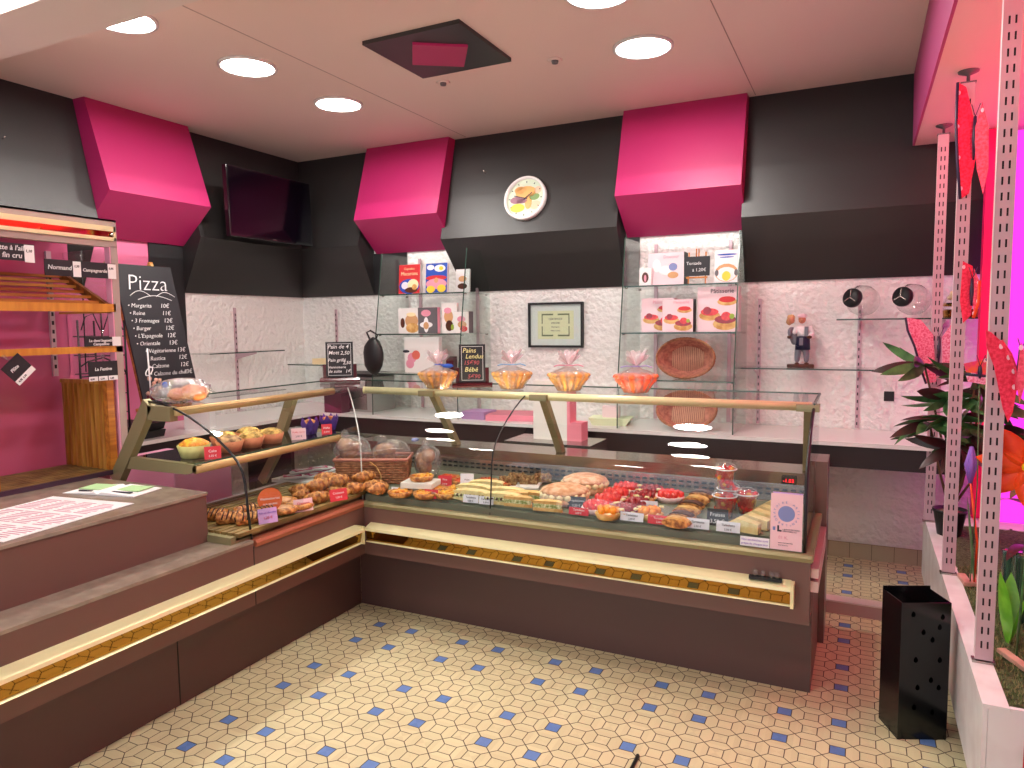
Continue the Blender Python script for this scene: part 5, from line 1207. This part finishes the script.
def rleaf(k,base,d,L_,w,droop,mi,roll):
    d=Vector(d).normalized(); kk=MB(); leaf(kk,(0,0,0),(1,0,0),L_,w,droop,0)
    q_=Vector((1,0,0)).rotation_difference(d); mt=Matrix.Translation(base)@q_.to_matrix().to_4x4()@Matrix.Rotation(roll,4,'X')
    k.add([tuple(mt@Vector(v)) for v in kk.v],kk.f,mi,True)
for si,s_ in enumerate(st_):
    tip=Vector(s_[2]); k=MB()
    for q in range(11):
        a=2*PI*q/11+random.uniform(-.3,.3)
        rleaf(k,tip,(math.cos(a),-.35+.5*math.sin(a),random.uniform(-.45,.25)),random.uniform(.17,.25),random.uniform(.026,.038),random.uniform(.1,.35),1 if (q*7+si*3)%5==0 or si==4 else 0,random.uniform(.5,1.2)*random.choice((-1,1)))
    k.build('leaf_cluster',[M['leafd'],M['leafm']],t)
# lower drooping plant leaves maroon big
t=thing('broad_leaf_plant','bright green broad leaves rising from the turf near the nearest post','plant',(.50,3.02,PZT))
k=MB(); leaf(k,(0,0,0),(-.12,-.05,1),.27,.045,.0,0); leaf(k,(.01,.0,0),(.25,.0,1),.22,.03,.0,0); leaf(k,(.01,.02,0),(.02,.2,1),.25,.035,0,0); k.build('leaf_blade',M['leafl'],t)
t=thing('leafy_window_plant','dark plant with long brown leaves behind the orange flower','plant',(.60,3.35,PZT))
k=MB(); k.tube([(0,0,0),(0,0,.7)],.006,6); k.build('stem',M['leafd'],t)
k=MB()
for q in range(7): a=q*2.1; leaf(k,(0,0,.12+q*.08),(math.cos(a),math.sin(a),.25),.18,.024,.4,q%2)
k.build('leaf_blade',[M['leafm'],M['stem']],t)
t=thing('ribbed_glass_vase','ribbed glass vase with greenish stalks behind the nearest post','vase',(.565,3.27,PZT))
MB().lathe([(0,.005),(.05,.005),(.055,.03),(.05,.26),(.052,.27)],28,flute=.03,fn=14).build('glass_body',glassmat('greenish_glass',(150,190,176),2,body=.12,bodycol=(90,150,140)),t)
k=MB()
for q in range(9): a=q*.7; k.tube([(.03*math.cos(a),.03*math.sin(a),.01),(.035*math.cos(a),.035*math.sin(a),.27)],.005,5)
k.build('stalks',mat('striped_stalk',(150,130,96),.6),t)
# wooden pieces
def plank(x,y,w,d,h,rz,l): tag(MB().box(-w/2,w/2,-d/2,d/2,0,h).build('wooden_block',M['plank'],loc=(x,y,PZT+.004),rot=(0,0,rz),bevel=.002),l,'wooden block','small wooden blocks on the turf')
plank(.44,3.66,.032,.13,.018,.1,'small wooden block beside the middle post base, left one'); plank(.475,3.67,.032,.13,.018,-.12,'small wooden block beside the middle post base, right one'); plank(.50,2.84,.03,.17,.016,.4,'wooden strip lying on the turf beside the nearest post')
# flowers
def petal_flower(name,label,loc,rot,L_,w,n,m,stemh):
    t=thing(name,label,'flower',(loc[0],loc[1],PZT))
    z=loc[2]-PZT; k=MB(); k.tube([(0.0,.02,0),(.01,.01,z*.5),(0,0,z)],.004,6); k.build('stem',M['leafd'],t)
    k=MB(); 
    for q in range(n):
        a=2*PI*q/n+.3; mt=Matrix.Translation((0,-.01,z))@Euler(rot).to_matrix().to_4x4()
        kk=MB(); leaf(kk,(0,0,0),(math.cos(a),math.sin(a),.25),L_,w,.1); 
        k.add([tuple(mt@Vector(v)) for v in kk.v],kk.f,0,True)
    k.build('petals',m,t,solid=.002)
    MB().sph((0,-.02,z),(.018,.014,.018),0,10).build('flower_centre',M['yellow'],t); return t
petal_flower('artificial_flower','large orange artificial flower at the right picture edge',(.505,2.86,1.13),(PI/2,0,-.2),.15,.042,7,M['borange'],.6)
t=thing('closed_flower','closed violet artificial flower on an orange stem beside the middle post','flower',(.44,3.62,PZT))
k=MB(); k.tube([(.03,0,0),(.035,0,.2),(.0,0,.47)],.0045,6); k.build('stem',M['borange'],t)
k=MB(); 
for q in range(4): a=q*PI/2; k.tube([(0,0,.46),(.014*math.cos(a),.014*math.sin(a),.54),(.004*math.cos(a),.004*math.sin(a),.62)],[.007,.012,.003],6)
k.build('petals',[M['violet']],t)
k=MB(); leaf(k,(.03,0,0),(-.1,-.02,1),.42,.02,0,0); k.build('leaf_blade',M['leafd'],t)
# butterflies: feather wings cut to shape, px offsets times scale
def butterfly(label,loc,s,wings,m,edge,body,rotz=0):
    t=thing('butterfly_ornament',label,'butterfly',loc,(0,0,rotz))
    for poly,yaw,e0,e1,mi in wings:
        mt=Matrix.Rotation(yaw,4,'Z'); k=MB(); pp=[(a*s,b*s) for a,b in poly]
        k.prism(pp,'y',-.0015,.0015,0,mat=mt)
        if e1>e0: k.tube([(pp[i%len(pp)][0],0,pp[i%len(pp)][1]) for i in range(e0,e1+1)],.0065,6,1,mat=mt)
        cx=sum(a for a,b in pp)/len(pp); cz=sum(b for a,b in pp)/len(pp)
        for i in range(e0,e1+1):
            a,b=pp[i%len(pp)]; a=a*.82+cx*.18; b=b*.82+cz*.18; k.prism(ellipse(a,b,.006,.009,8),'y',-.003,.003,2,mat=mt)
        k.build('wing',[mi or m,edge,M['bspot']],t)
    (bx,bz0,bz1)=body
    k=MB(); k.tube([(bx*s,-.006,bz0*s),(bx*s,-.006,(bz0+bz1)/2*s),(bx*s,-.006,bz1*s)],[.004,.009,.006],8); k.tube([(bx*s,-.006,bz1*s),((bx+3)*s,-.02,(bz1+9)*s)],.0015,4); k.tube([(bx*s,-.006,bz1*s),((bx-3)*s,-.02,(bz1+9)*s)],.0015,4); k.build('body',M['bdark'],t)
    return t
butterfly('red butterfly with dark spotted edge high on the middle post',(.385,3.715,2.415),.0054,[([(-8,42),(-2,38),(4,14),(7,-18),(3,-46),(-3,-50),(-6,-20),(-8,10)],.2,5,8,None),([(5,2),(10,24),(15,4),(16,-28),(13,-48),(8,-28)],-.4,1,1,None)],M['bred'],M['bdark'],(5,-20,14))
butterfly('red and orange butterfly halfway up the middle post',(.405,3.715,1.745),.0054,[([(-3,24),(4,20),(6,0),(4,-20),(-1,-26),(-4,-8)],.15,0,0,None),([(5,18),(9,8),(9,-10),(6,-22),(5,0)],-.3,1,3,None)],M['bred'],M['borange'],(4,-12,10))
butterfly('pink glitter butterfly with blue-black wing edge on the farthest post',(.385,4.67,1.47),.0066,[([(-26,25),(-14,23),(-4,10),(0,-30),(-8,-32),(-13,-18),(-18,0),(-24,14)],.25,4,8,None),([(3,8),(14,26),(20,22),(19,-8),(12,-17),(4,-14)],-.4,1,2,M['bpink'])],M['bpink'],M['bdark'],(1,-16,8))
butterfly('large bright red butterfly on the nearest post at the right edge',(.410,2.765,1.445),.0039,[([(-13,36),(-9,34),(-2,27),(5,16),(10,2),(11,-14),(9,-32),(6,-41),(2,-30),(-2,-12),(-6,6),(-12,22)],.15,2,5,None),([(12,26),(16,14),(17,-4),(13,-24),(10,-6)],-.3,0,0,None)],M['bred'],M['bred'],(12,-8,20))
butterfly('small orange and pink butterfly on the plant behind the nearest post',(.455,3.6,1.40),.0052,[([(-12,6),(4,10),(10,4),(6,-3),(-10,-1)],.2,1,2,mat('orange_pink_wing',(236,110,60),.4,col2=(230,60,120),vscale=40)),([(-10,-3),(6,-4),(4,-11),(-8,-9)],-.3,0,1,M['bpink'])],M['bred'],M['bdark'],(0,-6,4))
MB().tube([(0,.004,-.02),(.01,.01,-.5),(.0,.02,-.945)],.0025,5).build('wire_stem',M['leafd'],bpy.data.objects['butterfly_ornament.004'])
# ------------------------------------------------------------------ light, camera
wd=bpy.data.worlds.new('world'); S.world=wd; wd.use_nodes=True; wd.node_tree.nodes['Background'].inputs[0].default_value=(.9,.93,1,1); wd.node_tree.nodes['Background'].inputs[1].default_value=.15
yaw,pit,rol,F=0.45710797,-0.08329073,-0.01121613,711.668
cy,sy=math.cos(yaw),math.sin(yaw); cp_,sp_=math.cos(pit),math.sin(pit)
f=Vector((-sy*cp_,cy*cp_,sp_)); r=Vector((cy,sy,0)); u=r.cross(f)
r2=r*math.cos(rol)+u*math.sin(rol); u2=-r*math.sin(rol)+u*math.cos(rol)
cam=bpy.data.cameras.new('camera'); co=bpy.data.objects.new('camera',cam); COL.objects.link(co); S.camera=co
co.matrix_world=Matrix(((r2.x,u2.x,-f.x,0),(r2.y,u2.y,-f.y,0),(r2.z,u2.z,-f.z,1.62),(0,0,0,1)))
cam.sensor_width=36; cam.lens=F/1024*36; cam.clip_start=.02
S.view_settings.view_transform='Standard'; S.view_settings.look='None'; S.view_settings.gamma=1; S.view_settings.use_curve_mapping=False
S.view_settings.exposure=0.33
S.cycles.max_bounces=10; S.cycles.transparent_max_bounces=24; S.cycles.use_denoising=True
S.cycles.sample_clamp_indirect=6
